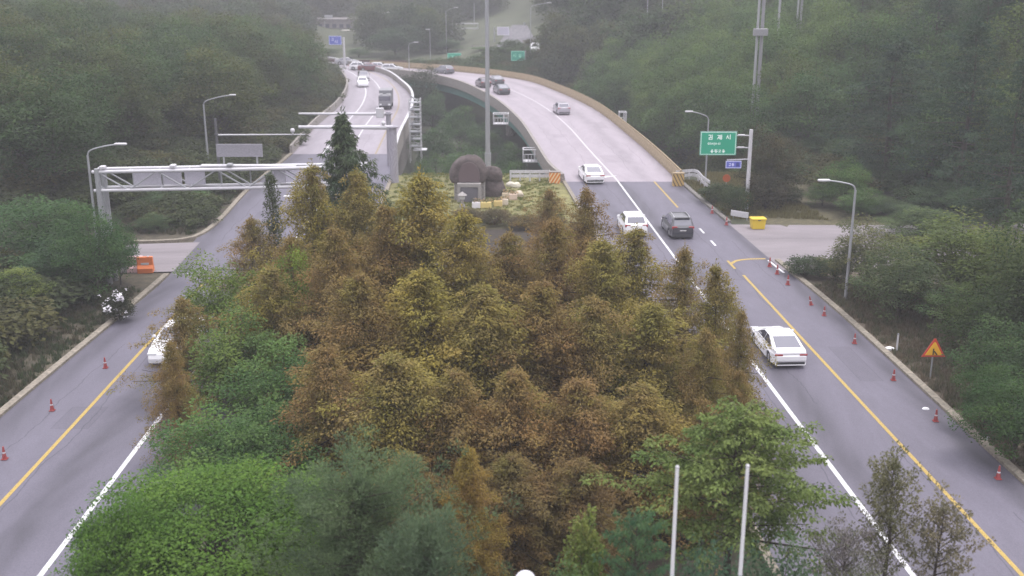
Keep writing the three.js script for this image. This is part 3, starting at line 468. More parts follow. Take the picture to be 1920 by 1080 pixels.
{ // truss gantry over the left road
  const z = -65, A = atZ(197, 350, z), B = atZ(690, 334, z), y0 = A[1] - 0.05, y1 = atZ(197, 317, z)[1], w = B[0] - A[0], gx = height(A[0], z), t = thing('sign_gantry', 'pale steel truss sign gantry spanning the left road', 'gantry', [A[0], gx, z]);
  const b = y0 - gx, u = y1 - gx, lift = 0.32; const Y = (x, q) => q + lift * (x / w);
  for (const zz of [0, 1.0]) { part('chord', rod([-0.3, Y(0, b), zz], [w, Y(w, b), zz], 0.1), whiteSteel, t); part('chord', rod([-0.3, Y(0, u), zz], [w, Y(w, u), zz], 0.11), whiteSteel, t); }
  const n = 9, st = w / n; for (let k = 0; k < n; k++) { const x = k * st, up = k % 2; for (const zz of [0, 1.0]) part('brace', rod([x, Y(x, up ? b : u), zz], [x + st, Y(x + st, up ? u : b), zz], 0.05, 0.05, 6), galv, t); part('strut', [rod([x, Y(x, b), 0], [x, Y(x, u), 0], 0.055, 0.055, 6), rod([x, Y(x, u), 0], [x, Y(x, u), 1], 0.05, 0.05, 6), rod([x, Y(x, b), 0], [x, Y(x, b), 1], 0.05, 0.05, 6)], galv, t); }
  part('post', [cyl(0.2, 0.17, u + 0.2, 0, 0, 0.0, 12), cyl(0.2, 0.17, u + 0.2, 0, 0, 1.0, 12)], galv, t); part('post', [cyl(0.2, 0.17, u + 0.4, w - 0.3, -0.3, 0, 12), cyl(0.2, 0.17, u + 0.4, w - 0.3, -0.3, 1, 12)], galv, t);
  const pxm = (px) => atZ(px, 330, z)[0] - A[0];
  for (const [p0, p1] of [[255, 308], [310, 346], [350, 390], [516, 540]]) { const x0 = pxm(p0), x1 = pxm(p1), x = (x0 + x1) / 2; part('sign_panel', box(x1 - x0 - 0.06, u - b - 0.3, 0.09, x, Y(x, (b + u) / 2 + 0.04), 0.5, 0.02), mat([0.58, 0.56, 0.64], 0.55, { map: steelTex }), t); }
  for (const px of [205, 335, 440]) { const x = pxm(px); part('camera_head', [box(0.34, 0.2, 0.45, x, Y(x, u) + 0.26, 0.9, 0.06), cyl(0.04, 0.04, 0.2, x, Y(x, u) + 0.06, 0.9, 6)], px === 440 ? galv : whiteSteel, t); }
  part('walkway', box(pxm(560) - pxm(383), 0.08, 0.5, (pxm(560) + pxm(383)) / 2, Y(pxm(470), u) + 0.14, 0.5), whiteSteel, t);
  // grey board standing on it
  const x0 = pxm(411), x1 = pxm(497), yb = atZ(450, 293, z)[1], yt = atZ(450, 269, z)[1], s = thing('sign_board', 'grey blank back of a sign board standing on two posts over the gantry', 'sign board', [A[0] + (x0 + x1) / 2, Y(pxm(455), u) + gx + 0.18, z + 0.2]);
  const o = s.position.y; part('panel', box(x1 - x0, yt - yb, 0.07, 0, (yt + yb) / 2 - o, 0, 0.02), mat([0.34, 0.33, 0.37], 0.6, { map: steelTex }), s); for (const k of [-0.72, 0.72]) part('post', cyl(0.06, 0.06, yt - o - 0.1, k * (x1 - x0) / 2, 0, -0.1, 8), galv, s);
}
function mastArm(label, px, pyTop, pyBase, z, pxEnd, pyEnd, r, pm, am, extra) {
  const a = atZ(px, pyTop, z), g = height(a[0], z), e = atZ(pxEnd, pyEnd, z), yA = e[1] - g, t = thing('camera_mast', label, 'camera mast', [a[0], g, z]); void pyBase;
  part('pole', cyl(r, r * 0.8, a[1] - g, 0, -0.2, 0, 12), pm, t); part('arm', rod([0, yA - 0.05, 0], [e[0] - a[0], yA, 0], r * 0.5, r * 0.32), am, t); part('flange', cyl(r * 1.3, r * 1.3, 0.12, 0, yA - 0.06, 0, 12), pm, t);
  for (const [q, nm] of extra ?? []) { const x = atZ(q, pyEnd, z)[0] - a[0]; if (nm === 'cabinet') part('cabinet', box(0.75, 0.95, 0.5, x, yA + 0.1, 0.25, 0.04), whiteSteel, t); else part('camera_head', [new THREE.SphereGeometry(0.2, 12, 8).translate(x, yA + 0.34, 0), cyl(0.06, 0.06, 0.2, x, yA, 0, 6)], whiteSteel, t); }
}
mastArm('dark mast behind the gantry with a long white arm carrying a white camera', 403, 218, 0, -92, 572, 252, 0.14, darkSteel, whiteSteel, [[549, 'camera']]);
mastArm('pale column right of the dark spruce carrying the nearer of two long arms', 736, 232, 0, -97, 560, 238, 0.42, mat([0.42, 0.40, 0.45], 0.6, { map: steelTex }), whiteSteel, [[719, 'camera']]);
mastArm('pale column with the farther long arm and a white cabinet over the left road', 728, 206, 0, -105, 560, 213, 0.3, mat([0.40, 0.38, 0.43], 0.6, { map: steelTex }), whiteSteel, [[713, 'cabinet']]);

// writing
function canvasTex(w, h, draw) { const c = document.createElement('canvas'); c.width = w; c.height = h; const x = c.getContext('2d'); draw(x, w, h); const t = new THREE.CanvasTexture(c); t.colorSpace = THREE.SRGBColorSpace; t.magFilter = THREE.LinearFilter; return t; }
function strokes(x, list, ox, oy, s) { x.lineCap = 'round'; x.lineJoin = 'round'; for (const l of list) { x.beginPath(); if (l.length === 3) x.arc(ox + l[0] * s, oy + l[1] * s, l[2] * s, 0, 7); else { x.moveTo(ox + l[0] * s, oy + l[1] * s); for (let k = 2; k < l.length; k += 2) x.lineTo(ox + l[k] * s, oy + l[k + 1] * s); } x.stroke(); } }
const HG = { gim: [[0.1, 0.05, 0.55, 0.05, 0.5, 0.45], [0.85, 0, 0.85, 0.5], [0.2, 0.6, 0.85, 0.6, 0.85, 1, 0.2, 1, 0.2, 0.6]], je: [[0.05, 0.12, 0.5, 0.12, 0.05, 0.9], [0.28, 0.5, 0.5, 0.9], [0.5, 0.5, 0.68, 0.5], [0.7, 0.05, 0.7, 1], [0.92, 0, 0.92, 1]], si: [[0.3, 0.1, 0.02, 0.85], [0.3, 0.4, 0.55, 0.85], [0.85, 0, 0.85, 1]], yong: [[0.5, 0.22, 0.2], [0.05, 0.6, 0.95, 0.6], [0.35, 0.45, 0.35, 0.6], [0.65, 0.45, 0.65, 0.6], [0.5, 0.85, 0.16]], dong: [[0.85, 0.05, 0.15, 0.05, 0.15, 0.4, 0.85, 0.4], [0.05, 0.62, 0.95, 0.62], [0.5, 0.85, 0.16]], go: [[0.15, 0.1, 0.85, 0.1, 0.8, 0.55], [0.05, 0.9, 0.95, 0.9], [0.45, 0.55, 0.45, 0.9]] };
const signFace = canvasTex(512, 352, (x, w, h) => {
  x.fillStyle = '#1f9a78'; x.fillRect(0, 0, w, h); x.strokeStyle = '#cfe9dc'; x.lineWidth = 9; x.strokeRect(12, 12, w - 24, h - 24); x.strokeStyle = '#eaf5ee'; x.lineWidth = 11;
  strokes(x, HG.gim, 110, 50, 66); strokes(x, HG.je, 238, 50, 66); strokes(x, HG.si, 366, 50, 62); x.fillStyle = '#e4f2ea'; x.font = 'bold 46px sans-serif'; x.fillText('Gimje-si', 104, 195);
  x.lineWidth = 8; strokes(x, HG.yong, 150, 270, 46); strokes(x, HG.dong, 206, 270, 46); strokes(x, HG.go, 262, 274, 36); strokes(x, HG.yong, 312, 270, 46);
});
{ // green direction sign
  const b = G(1399, 396), z = b[2], X = (px) => atZ(px, 270, z)[0] - b[0], Yy = (py) => atZ(1345, py, z)[1], t = thing('road_sign', 'large green road sign with white writing held by a white pole at the grass bank', 'road sign', b), H = Yy(243);
  part('pole', cyl(0.16, 0.14, H, 0, 0, 0, 14), whiteSteel, t); part('pole_band', [cyl(0.168, 0.168, 0.3, 0, Yy(372), 0, 14), cyl(0.168, 0.168, 0.16, 0, Yy(379), 0, 14)], mat([0.55, 0.17, 0.05], 0.6), t, 'orange reflective bands');
  const x0 = X(1312), x1 = X(1381), y0 = Yy(291), y1 = Yy(246), cx = (x0 + x1) / 2, cy = (y0 + y1) / 2;
  part('panel', box(x1 - x0, y1 - y0, 0.06, cx, cy, 0.02, 0.02), galv, t); part('sign_face', new THREE.PlaneGeometry(x1 - x0 - 0.04, y1 - y0 - 0.04).translate(cx, cy, 0.054), mat(0xffffff, 0.55, { map: signFace }), t);
  for (const py of [254, 277]) { part('arm', rod([0, Yy(py), 0], [cx, Yy(py), -0.06], 0.05), whiteSteel, t); part('lamp_head', box(0.55, 0.13, 0.18, x1 + 0.34, Yy(py) + 0.04, 0.08, 0.04), whiteSteel, t); }
  const bx0 = X(1362), bx1 = X(1392), by = Yy(308), bh = 0.62;
  const bf = canvasTex(256, 96, (x, w, h) => { x.fillStyle = '#5a62b8'; x.fillRect(0, 0, w, h); x.strokeStyle = '#dfe0f2'; x.lineWidth = 7; x.strokeRect(6, 6, w - 12, h - 12); x.lineWidth = 7; strokes(x, HG.go, 50, 30, 36); strokes(x, HG.dong, 100, 30, 36); x.fillStyle = '#343a80'; x.fillRect(170, 22, 50, 52); });
  part('small_panel', box(bx1 - bx0, bh, 0.05, (bx0 + bx1) / 2, by, 0.12, 0.02), galv, t, 'small blue name plate'); part('sign_face', new THREE.PlaneGeometry(bx1 - bx0 - 0.03, bh - 0.03).translate((bx0 + bx1) / 2, by, 0.149), mat(0xffffff, 0.5, { map: bf }), t);
  part('bracket', rod([0, by + bh / 2 + 0.12, 0.1], [bx0 + 0.1, by + bh / 2 + 0.06, 0.1], 0.045), whiteSteel, t);
}
{ // triangular warning sign
  const b = onGround(1744, 712), z = b[2], t = thing('warning_sign', 'yellow and red triangular merging lane sign on a thin post at the right verge', 'road sign', b), H = atZ(1748, 675, z)[1] - b[1], s = 38 / FOCAL * (-z * cosP + 5);
  const tri = (r, d, zz) => { const sh = new THREE.Shape(); for (let k = 0; k <= 3; k++) { const a = Math.PI / 2 + k * 2.0944; k ? sh.lineTo(Math.cos(a) * r, Math.sin(a) * r) : sh.moveTo(Math.cos(a) * r, Math.sin(a) * r); } return new THREE.ExtrudeGeometry(sh, { depth: d, bevelEnabled: true, bevelSize: 0.04, bevelThickness: 0.008, bevelSegments: 2 }).translate(0, H + s * 0.52, zz); };
  part('post', cyl(0.04, 0.04, H + s * 0.8, 0, -0.2, -0.03, 8), galv, t); part('border_plate', tri(s * 0.62, 0.02, 0.02), mat([0.52, 0.06, 0.035], 0.5), t); part('sign_face', tri(s * 0.44, 0.012, 0.044), mat([0.78, 0.42, 0.03], 0.5), t);
  const k = s * 0.3, y = H + s * 0.46; part('symbol', [box(k * 0.22, k * 1.1, 0.012, -k * 0.12, y, 0.075, 0.004), rod([k * 0.5, y - k * 0.5, 0.075], [k * 0.02, y + k * 0.1, 0.075], k * 0.11)], mat([0.06, 0.04, 0.01], 0.6), t);
}
function signAt(name, label, cat, [x0, y0, x1, y1], z, tex, [ppx, pyTop], r = 0.12, pm = galv, arm = true) {
  const p = atZ(ppx, pyTop, z), g = height(p[0], z), t = thing(name, label, cat, [p[0], g, z]), X = (px) => atZ(px, (y0 + y1) / 2, z)[0] - p[0], Yy = (py) => atZ(ppx, py, z)[1] - g;
  part('pole', cyl(r, r * 0.85, Math.max(p[1] - g, 0.5), 0, -0.2, 0, 10), pm, t); const cx = (X(x0) + X(x1)) / 2, cy = (Yy(y0) + Yy(y1)) / 2, w = X(x1) - X(x0), h = Yy(y0) - Yy(y1);
  part('panel', box(w, h, 0.08, cx, cy, 0.1 + r, 0.02), galv, t); part('sign_face', new THREE.PlaneGeometry(w - 0.05, h - 0.05).translate(cx, cy, 0.145 + r), mat(0xffffff, 0.55, { map: tex }), t);
  if (arm) for (const k of [0.25, -0.25]) part('bracket', rod([0, cy + k * h, 0.05], [cx + Math.sign(cx) * w * 0.3, cy + k * h, 0.05 + r], 0.06), galv, t);
}
const blankSign = (bg, fg, rows) => canvasTex(256, 176, (x, w, h) => { x.fillStyle = bg; x.fillRect(0, 0, w, h); x.strokeStyle = fg; x.lineWidth = 8; x.strokeRect(8, 8, w - 16, h - 16); x.lineWidth = 10; rows.forEach(([k, ox, oy, s]) => strokes(x, HG[k], ox, oy, s)); });
signAt('road_sign', 'blue road sign high on a white pole at the far end of the left bridge', 'road sign', [617, 67, 641, 84], onGround(645, 128)[2], blankSign('#5560b4', '#c3c6e6', [['go', 50, 40, 50], ['si', 120, 80, 60]]), [644, 68], 0.22, whiteSteel);
signAt('road_sign', 'small green road sign left of the tall mast behind the right bridge', 'road sign', [839, 99, 865, 116], -226, blankSign('#2aa184', '#8fd6bf', [['gim', 60, 50, 60], ['go', 140, 60, 50]]), [852, 100], 0.12, galv, false);
signAt('road_sign', 'small green road sign right of the tall mast, half before the trees', 'road sign', [958, 95, 984, 114], -206, blankSign('#2a9a80', '#8fd6bf', [['si', 40, 50, 60], ['dong', 140, 60, 60]]), [985, 93], 0.14, galv);
signAt('road_sign', 'white road sign beside the far road right of the tall mast', 'road sign', [932, 50, 955, 66], -238, blankSign('#b9b6c4', '#e8e6ef', []), [927, 48], 0.16, galv);
{ // far overhead frame and pole with a short arm
  const z = -285, p = atZ(848, 38, z), g = height(p[0], z), t = thing('overhead_gantry', 'empty overhead sign frame with two rails far behind the bridges', 'sign frame', [p[0], g, z]), X = (px) => atZ(px, 48, z)[0] - p[0], Yy = (py) => atZ(848, py, z)[1] - g;
  part('pole', cyl(0.24, 0.18, p[1] - g, 0, 0, 0, 10), galv, t); for (const py of [44, 53]) part('rail', box(X(897) - X(851), 0.28, 0.2, (X(897) + X(851)) / 2, Yy(py), 0.2), whiteSteel, t); part('rail_end', box(0.2, Yy(44) - Yy(53), 0.2, X(896), (Yy(44) + Yy(53)) / 2, 0.0), galv, t);
  const z2 = -255, q = atZ(983, 42, z2), g2 = height(q[0], z2), s = thing('signal_pole', 'far pole with a short cross arm left of the tall lamp', 'pole', [q[0], g2, z2]); part('pole', cyl(0.2, 0.16, q[1] - g2, 0, 0, 0, 10), galv, s); part('arm', rod([0, atZ(983, 59, z2)[1] - g2, 0], [2.6, atZ(983, 59, z2)[1] - g2, 0], 0.09), galv, s);
}
// cones
{
  const orange = mat([0.27, 0.045, 0.045], 0.7), c = new THREE.Group();
  const lathe = (pts) => new THREE.LatheGeometry(pts.map(([a, b]) => new THREE.Vector2(a, b)), 14);
  part('base', new RoundedBoxGeometry(0.4, 0.05, 0.4, 1, 0.02).translate(0, 0.03, 0), orange, c); part('cone', lathe([[0.17, 0.05], [0.12, 0.3], [0.06, 0.74], [0.05, 0.8], [0.0, 0.8]]), orange, c);
  part('reflective_band', lathe([[0.112, 0.38], [0.088, 0.52]]), whiteSteel, c); part('reflective_band', lathe([[0.076, 0.62], [0.055, 0.76], [0.0, 0.815]]), whiteSteel, c);
  const L = [[1443, 500, 'traffic cone farthest from the camera in the group by the turning line'], [1457, 514, 'traffic cone second from the side road, just past the kerb stroke'], [1477, 534, 'traffic cone third from the side road in the tight group'], [1521, 572, 'small leaning traffic cone beside the dark gutter, fourth from the side road'], [1545, 592, 'traffic cone below the lamp post at the right kerb'], [1602, 644, 'traffic cone at the right kerb level with the white sedan'], [1675, 713, 'traffic cone at the right kerb left of the warning sign'], [1754, 790, 'traffic cone at the right kerb below the warning sign'], [1871, 898, 'traffic cone nearest the camera at the right kerb'], [1362, 422, 'traffic cone at the corner of the right bridge and the side road'], [1335, 400, 'traffic cone half hidden by the dark bushes after the right bridge'], [198, 690, 'traffic cone on the left road farthest from the camera'], [98, 770, 'traffic cone on the left road, middle of three'], [9, 861, 'traffic cone on the left road cut by the picture edge']];
  L.forEach(([px, py, label]) => { const o = c.clone(), p = G(px, py, 0.045); o.name = numbered('traffic_cone'); scene.add(o); o.position.set(p[0], 0.045, p[2]); o.scale.set(py > 560 ? 0.58 : 0.66, py > 560 ? 0.7 : 0.78, py > 560 ? 0.58 : 0.66); if (px === 1521) o.rotation.z = 0.25; tag(o, label, 'traffic cone', 'red traffic cones along the kerbs'); });
}
// water barriers, bin, plastic boards
function barrier(label, px, py, c, w = 1.1) { const p = G(px, py, 0.05), t = thing('water_barrier', label, 'barrier', p, 0.15); const m = mat(c, 0.55); const s = new THREE.Shape([[-0.3, 0], [-0.3, 0.25], [-0.14, 0.45], [-0.1, 0.95], [0.1, 0.95], [0.14, 0.45], [0.3, 0.25], [0.3, 0]].map((q) => new THREE.Vector2(...q))); part('body', new THREE.ExtrudeGeometry(s, { depth: w, bevelEnabled: true, bevelSize: 0.03, bevelThickness: 0.04 }).translate(0, 0, -w / 2).rotateY(Math.PI / 2), m, t); part('filler_cap', cyl(0.07, 0.07, 0.05, 0.2, 0.97, 0, 10), whiteSteel, t); part('reflector', box(w * 0.55, 0.14, 0.02, 0, 0.55, 0.17), whiteSteel, t); }
barrier('pale pink plastic water barrier at the mouth of the side lane', 255, 508, [0.62, 0.40, 0.42], 0.9); barrier('orange plastic water barrier at the mouth of the side lane', 274, 509, [0.62, 0.17, 0.05], 0.9);
{
  const p = G(1420, 428, 0.05), t = thing('grit_bin', 'yellow grit bin at the edge of the side road', 'grit bin', [p[0], 0.05, p[2]], 0.05), y = mat([0.62, 0.44, 0.03], 0.5);
  const s = new THREE.Shape([[-0.42, 0], [-0.5, 0.62], [0.5, 0.62], [0.42, 0]].map((q) => new THREE.Vector2(...q))); part('body', new THREE.ExtrudeGeometry(s, { depth: 0.7, bevelEnabled: true, bevelSize: 0.03, bevelThickness: 0.03 }).translate(0, 0.04, -0.35), y, t); part('lid', box(1.15, 0.13, 0.86, 0, 0.76, 0, 0.05), y, t); part('handle', box(0.2, 0.06, 0.06, 0, 0.7, 0.44), trimM, t);
  const q = G(1386, 412, 0.05), b = thing('barrier_board', 'short white slanting board at the corner of the grass bank', 'board', [q[0], 0.05, q[2]], -0.7); part('board', box(1.5, 0.45, 0.08, 0, 0.45, 0), whiteSteel, b); for (const k of [-0.6, 0.6]) part('leg', box(0.08, 0.5, 0.08, k, 0.25, -0.1), greySteel, b);
}
// guard rails
function guardRail(label, pts, n, endBox) { const t = thing('guard_rail', label, 'guard rail'); const W = (y) => [[-0.03, y], [-0.06, y + 0.08], [-0.02, y + 0.14], [-0.06, y + 0.2], [-0.03, y + 0.28], [0.02, y + 0.28], [0.02, y]]; part('rail', sweep(pts, W(0.75), 0, 30), whiteSteel, t); part('rail', sweep(pts, W(0.36), 0, 30), whiteSteel, t); const c = spline(pts); for (let k = 0; k <= n; k++) { const q = c.getPointAt(k / n); part('post', cyl(0.07, 0.07, 1.1, q.x, height(q.x, q.z) - 0.1, q.z - 0.08, 8), whiteSteel, t); } endBox?.(t); }
const hazard = canvasTex(128, 128, (x, w) => { x.fillStyle = '#c8742a'; x.fillRect(0, 0, w, w); x.strokeStyle = '#d9c49a'; x.lineWidth = 14; for (let k = -4; k < 6; k++) { x.beginPath(); x.moveTo(k * 40, w); x.lineTo(k * 40 + w * 0.6, 0); x.stroke(); } });
const hz = mat(0xffffff, 0.7, { map: hazard }), hzB = mat(0xffffff, 0.75, { map: canvasTex(128, 128, (x, w) => { x.fillStyle = '#b99a5e'; x.fillRect(0, 0, w, w); x.strokeStyle = '#5e5140'; x.lineWidth = 12; for (let k = -4; k < 6; k++) { x.beginPath(); x.moveTo(k * 40, 0); x.lineTo(k * 40 + w * 0.6, w); x.stroke(); } }) });
{
  const a = G(957, 340), b = G(1030, 340); guardRail('white double guard rail at the valley edge between boulder and right bridge', [[a[0], a[2]], [(a[0] + b[0]) / 2, (a[2] + b[2]) / 2], [b[0], b[2]]], 4);
  const p = G(1040, 343), t = thing('hazard_block', 'orange and cream striped block at the near left end of the right bridge', 'hazard block', [p[0], 0, p[2]]); part('block', new THREE.BoxGeometry(1.0, 1.0, 0.5).translate(0, 0.5, 0), hz, t); part('cap', box(1.06, 0.08, 0.56, 0, 1.04, 0), concrete, t);
  const c = G(1268, 341), d = G(1300, 338), e = G(1318, 352); guardRail('white guard rail curving off the near right end of the right bridge', [[c[0], c[2]], [d[0], d[2]], [e[0], e[2]], [e[0] + 0.2, e[2] + 2]], 5);
  const q = G(1271, 349), u = thing('hazard_block', 'yellow and dark striped block at the near right end of the right bridge', 'hazard block', [q[0], 0, q[2]]); part('block', new THREE.BoxGeometry(1.0, 1.15, 0.5).translate(0, 0.57, 0), hzB, u); part('cap', box(1.06, 0.08, 0.56, 0, 1.19, 0), beige, u);
}
{ const t = thing('guard_rail', 'dark rusty guard rail along the far crossing road', 'guard rail'), rust = mat([0.10, 0.06, 0.06], 0.8), pts = [[-62, -223.4], [-30, -218.4], [-12, -216]]; part('rail', sweep(pts, rect(-0.06, 0.06, 0.5, 0.95), 0, 30), rust, t); const c = spline(pts); for (let k = 0; k <= 14; k++) { const q = c.getPointAt(k / 14); part('post', box(0.15, 0.9, 0.15, q.x, 0.4, q.z - 0.12), rust, t); } }
// inspection cages hanging on the bridges
function cage(name, label, [x0, y0, x1, y1], z, d = 1.4, n = 5) {
  const a = atZ(x0, y0, z), b = atZ(x1, y1, z), w = b[0] - a[0], h = a[1] - b[1], t = thing(name, label, 'inspection platform', [a[0], b[1], z]);
  const post = (x, zz) => rod([x, 0, zz], [x, h, zz], 0.06, 0.06, 6);
  part('frame', [post(0, 0), post(w, 0), post(0, -d), post(w, -d), rod([0, h, 0], [w, h, 0], 0.06), rod([0, h, -d], [w, h, -d], 0.06), rod([0, h, 0], [0, h, -d], 0.06), rod([w, h, 0], [w, h, -d], 0.06)], whiteSteel, t);
  part('platform', box(w + 0.1, 0.12, d, w / 2, 0, -d / 2), whiteSteel, t); part('railing', Array.from({ length: n }, (_, k) => rod([w * (k + 0.5) / n, 0, 0], [w * (k + 0.5) / n, h * 0.62, 0], 0.035, 0.035, 5)).concat([rod([0, h * 0.62, 0], [w, h * 0.62, 0], 0.045, 0.045, 6)]), whiteSteel, t); part('hanger', box(0.16, h * 0.8, 0.16, w * 0.7, h * 0.5, -d * 0.5), whiteSteel, t);
}
cage('inspection_platform', 'white inspection cage hanging on the inner side of the right bridge, nearer one', [981, 281, 1012, 304], -114); cage('inspection_platform', 'white inspection cage hanging on the inner side of the right bridge, farther one', [925, 214, 953, 233], -140); cage('inspection_platform', 'white cage rising behind the beige parapet of the right bridge', [1162, 211, 1174, 236], -136, 1.2, 2);
{ // stair tower on the right flank of the left bridge
  const z = -127, a = atZ(766, 186, z), b = atZ(786, 282, z), w = b[0] - a[0] + 0.2, H = a[1] - b[1], t = thing('stair_tower', 'pale steel stair tower on the right flank of the left bridge', 'stair tower', [a[0], b[1], z]);
  for (const [x, zz] of [[0, 0], [w, 0], [0, -1.4], [w, -1.4]]) part('post', rod([x, -1.5, zz], [x, H, zz], 0.05, 0.05, 6), whiteSteel, t);
  for (let k = 0; k < 7; k++) { const y = H * (k + 0.5) / 7; part('landing', box(w, 0.08, 1.4, w / 2, y, -0.7), galv, t); part('railing', [rod([0, y + 0.45, 0], [w, y + 0.45, 0], 0.035, 0.035, 5), rod([w, y + 0.45, 0], [w, y + 0.45, -1.4], 0.035, 0.035, 5)], whiteSteel, t); part('stair_flight', rod([k % 2 ? 0.1 : w - 0.1, y, -0.5], [k % 2 ? w - 0.1 : 0.1, y + H / 7, -0.5], 0.08), galv, t); }
  part('base_platform', box(1.6, 0.12, 1.5, w / 2 + 0.5, 0, -0.7), whiteSteel, t);
}
// boulder monument
{
  const p = G(880, 378), t = thing('monument', 'brown rounded boulder set up as a monument on a grey stone plinth on the lawn', 'monument', p);
  const rock = (rx, ry, rz, s, cut) => { const g = new THREE.SphereGeometry(1, 40, 28), q = g.attributes.position, v = new THREE.Vector3(); for (let i = 0; i < q.count; i++) { v.fromBufferAttribute(q, i); const n = 1 + 0.16 * noise.noise(v.x * 1.3 + s, v.y * 1.3, v.z * 1.3) + 0.06 * noise.noise(v.x * 4 + s, v.y * 4, v.z * 4) + 0.02 * noise.noise(v.x * 11, v.y * 11, v.z * 11); v.multiplyScalar(n); v.y = Math.max(v.y, cut); if (s === 3) v.z = Math.min(v.z, 0.62); q.setXYZ(i, v.x * rx, v.y * ry, v.z * rz); } g.computeVertexNormals(); return g; };
  const rockM = mat([0.135, 0.105, 0.10], 0.85, { map: grainTex }), pale = mat([0.42, 0.41, 0.43], 0.8, { map: concreteTex });
  part('plinth_frame', [box(2.0, 0.3, 1.0, 0, 1.42, -0.2), box(0.26, 1.3, 1.0, -0.87, 0.62, -0.2), box(0.26, 1.3, 1.0, 0.87, 0.62, -0.2)], pale, t); part('inscription_panel', box(1.46, 1.25, 0.8, 0, 0.62, -0.15), mat([0.12, 0.115, 0.135], 0.4), t);
  const b = part('boulder', rock(1.6, 1.5, 1.05, 3, -0.5).translate(0.0, 2.25, -0.9), rockM, t); void b; { const sh = new THREE.Shape(); sh.moveTo(-0.95, 0); sh.lineTo(0.95, 0); sh.bezierCurveTo(1.15, 1.0, 0.7, 1.95, 0, 1.95); sh.bezierCurveTo(-0.7, 1.95, -1.15, 1.0, -0.95, 0); part('inscription_face', new THREE.ExtrudeGeometry(sh, { depth: 0.05, bevelEnabled: true, bevelSize: 0.04, bevelThickness: 0.03, bevelSegments: 2 }).scale(0.86, 0.84, 1).translate(0, 1.64, -0.27), mat([0.11, 0.078, 0.082], 0.5), t, 'dark reddish inscription face'); }
  part('bedding_slab', box(2.6, 1.6, 1.7, 0, 0.7, -1.5, 0.1), pale, t);
  solo('boulder', rock(0.85, 0.85, 0.7, 9, -0.6).translate(p[0] + 1.95, 1.75, p[2] - 2.5), rockM, 'smaller boulder behind the monument beside the tall mast', 'boulder'); { const m = solo('rock_mound', rock(1.1, 1.5, 0.9, 17, -0.8).translate(p[0] + 1.95, 0.2, p[2] - 2.6), rockM, 'stone mound carrying the smaller boulder by the tall mast', 'rock'); void m; }
  const st = G(867, 388), s = thing('stone_lantern', 'small white stone lantern left of the planters in front of the monument', 'stone lantern', st); part('foot', cyl(0.25, 0.2, 0.25), pale, s); part('shaft', cyl(0.13, 0.13, 0.4, 0, 0.25, 0), pale, s); part('light_box', box(0.4, 0.35, 0.4, 0, 0.82, 0, 0.05), whiteSteel, s); part('cap', new THREE.ConeGeometry(0.42, 0.3, 8).translate(0, 1.14, 0), pale, s);
  const pots = [[893, 390, [0.7, 0.68, 0.7], 'white planter at the left end of the planter row'], [911, 390, [0.62, 0.5, 0.2], 'long yellow planter beside the white planter'], [934, 387, [0.62, 0.48, 0.2], 'yellow planter third in the row'], [945, 384, [0.62, 0.55, 0.45], 'small cream planter at the right end of the row'], [949, 372, [0.6, 0.5, 0.36], 'cream planter behind the row, left of two'], [962, 374, [0.6, 0.47, 0.38], 'pinkish cream planter behind the row, right of two']];
  for (const [px, py, c, label] of pots) { const g = G(px, py), o = thing('planter', label, 'planter', g), w = px === 911 ? 0.9 : 0.7; part('pot', box(w, 0.5, 0.45, 0, 0.25, 0, 0.06), mat(c, 0.6), o); const L = new Leaves(); for (let k = 0; k < 4; k++) L.tuft((k - 1.5) * w * 0.24, 0.6, 0, 0.16, 0.16, 24, 0.12, 0.08, k % 2 ? [0.5, 0.35, 0.2] : [0.1, 0.12, 0.05], -0.2); part('flowers', L.geo(), leafBase, o); }
  for (const [px, py, s, c, label] of [[925, 346, 0.4, [0.42, 0.36, 0.33], 'pinkish cream rock right of the smaller boulder'], [936, 350, 0.25, [0.5, 0.47, 0.35], 'small cream rock left of the pale rock pair'], [957, 349, 0.3, [0.5, 0.47, 0.4], 'pale rock on the bank, left of a pair'], [968, 351, 0.32, [0.55, 0.52, 0.42], 'pale rock on the bank, right of a pair'], [972, 368, 0.35, [0.48, 0.42, 0.33], 'cream rock nearest the brown hedge']]) { const g = G(px, py); solo('rock', rock(s * 1.3, s, s, px, -0.6).translate(g[0], s * 0.4, g[2]), mat(c, 0.9), label, 'rock'); }
}
// flagpoles, garden lamp, marker posts
for (const [px, py, label] of [[1270, 876, 'slim white flagpole before the layered green tree, left one'], [1402, 874, 'slim white flagpole before the layered green tree, right one']]) { const a = atZ(px, py, -20), t = thing('flagpole', label, 'flagpole', [a[0], 0, -20]); part('pole', cyl(0.055, 0.036, a[1], 0, 0, 0, 12), mat([0.7, 0.7, 0.71], 0.35), t); part('finial', new THREE.SphereGeometry(0.042, 10, 8).translate(0, a[1], 0), whiteSteel, t); part('joint', cyl(0.056, 0.056, 0.05, 0, a[1] * 0.72, 0, 12), darkSteel, t); }
{ const a = atZ(985, 1072, -19), t = thing('garden_lamp', 'white round lamp globe at the bottom edge of the picture', 'lamp', [a[0], 0, -19]), r = 0.22; part('pole', cyl(0.05, 0.05, a[1] - r * 1.8, 0, 0, 0, 10), darkSteel, t); part('lamp_shade', new THREE.SphereGeometry(r, 20, 14).translate(0, a[1] - r, 0), mat([0.66, 0.66, 0.7], 0.35), t); }
for (const [px, py, h, label] of [[1680, 668, 1.0, 'thin white marker post on the verge above the warning sign'], [190, 530, 1.5, 'thin pale post among the trees left of the water barriers']]) { const p = onGround(px, py), t = thing('marker_post', label, 'post', p); part('post', cyl(0.05, 0.05, h, 0, 0, 0, 8), whiteSteel, t); part('cap', cyl(0.06, 0.03, 0.08, 0, h, 0, 8), greySteel, t); }
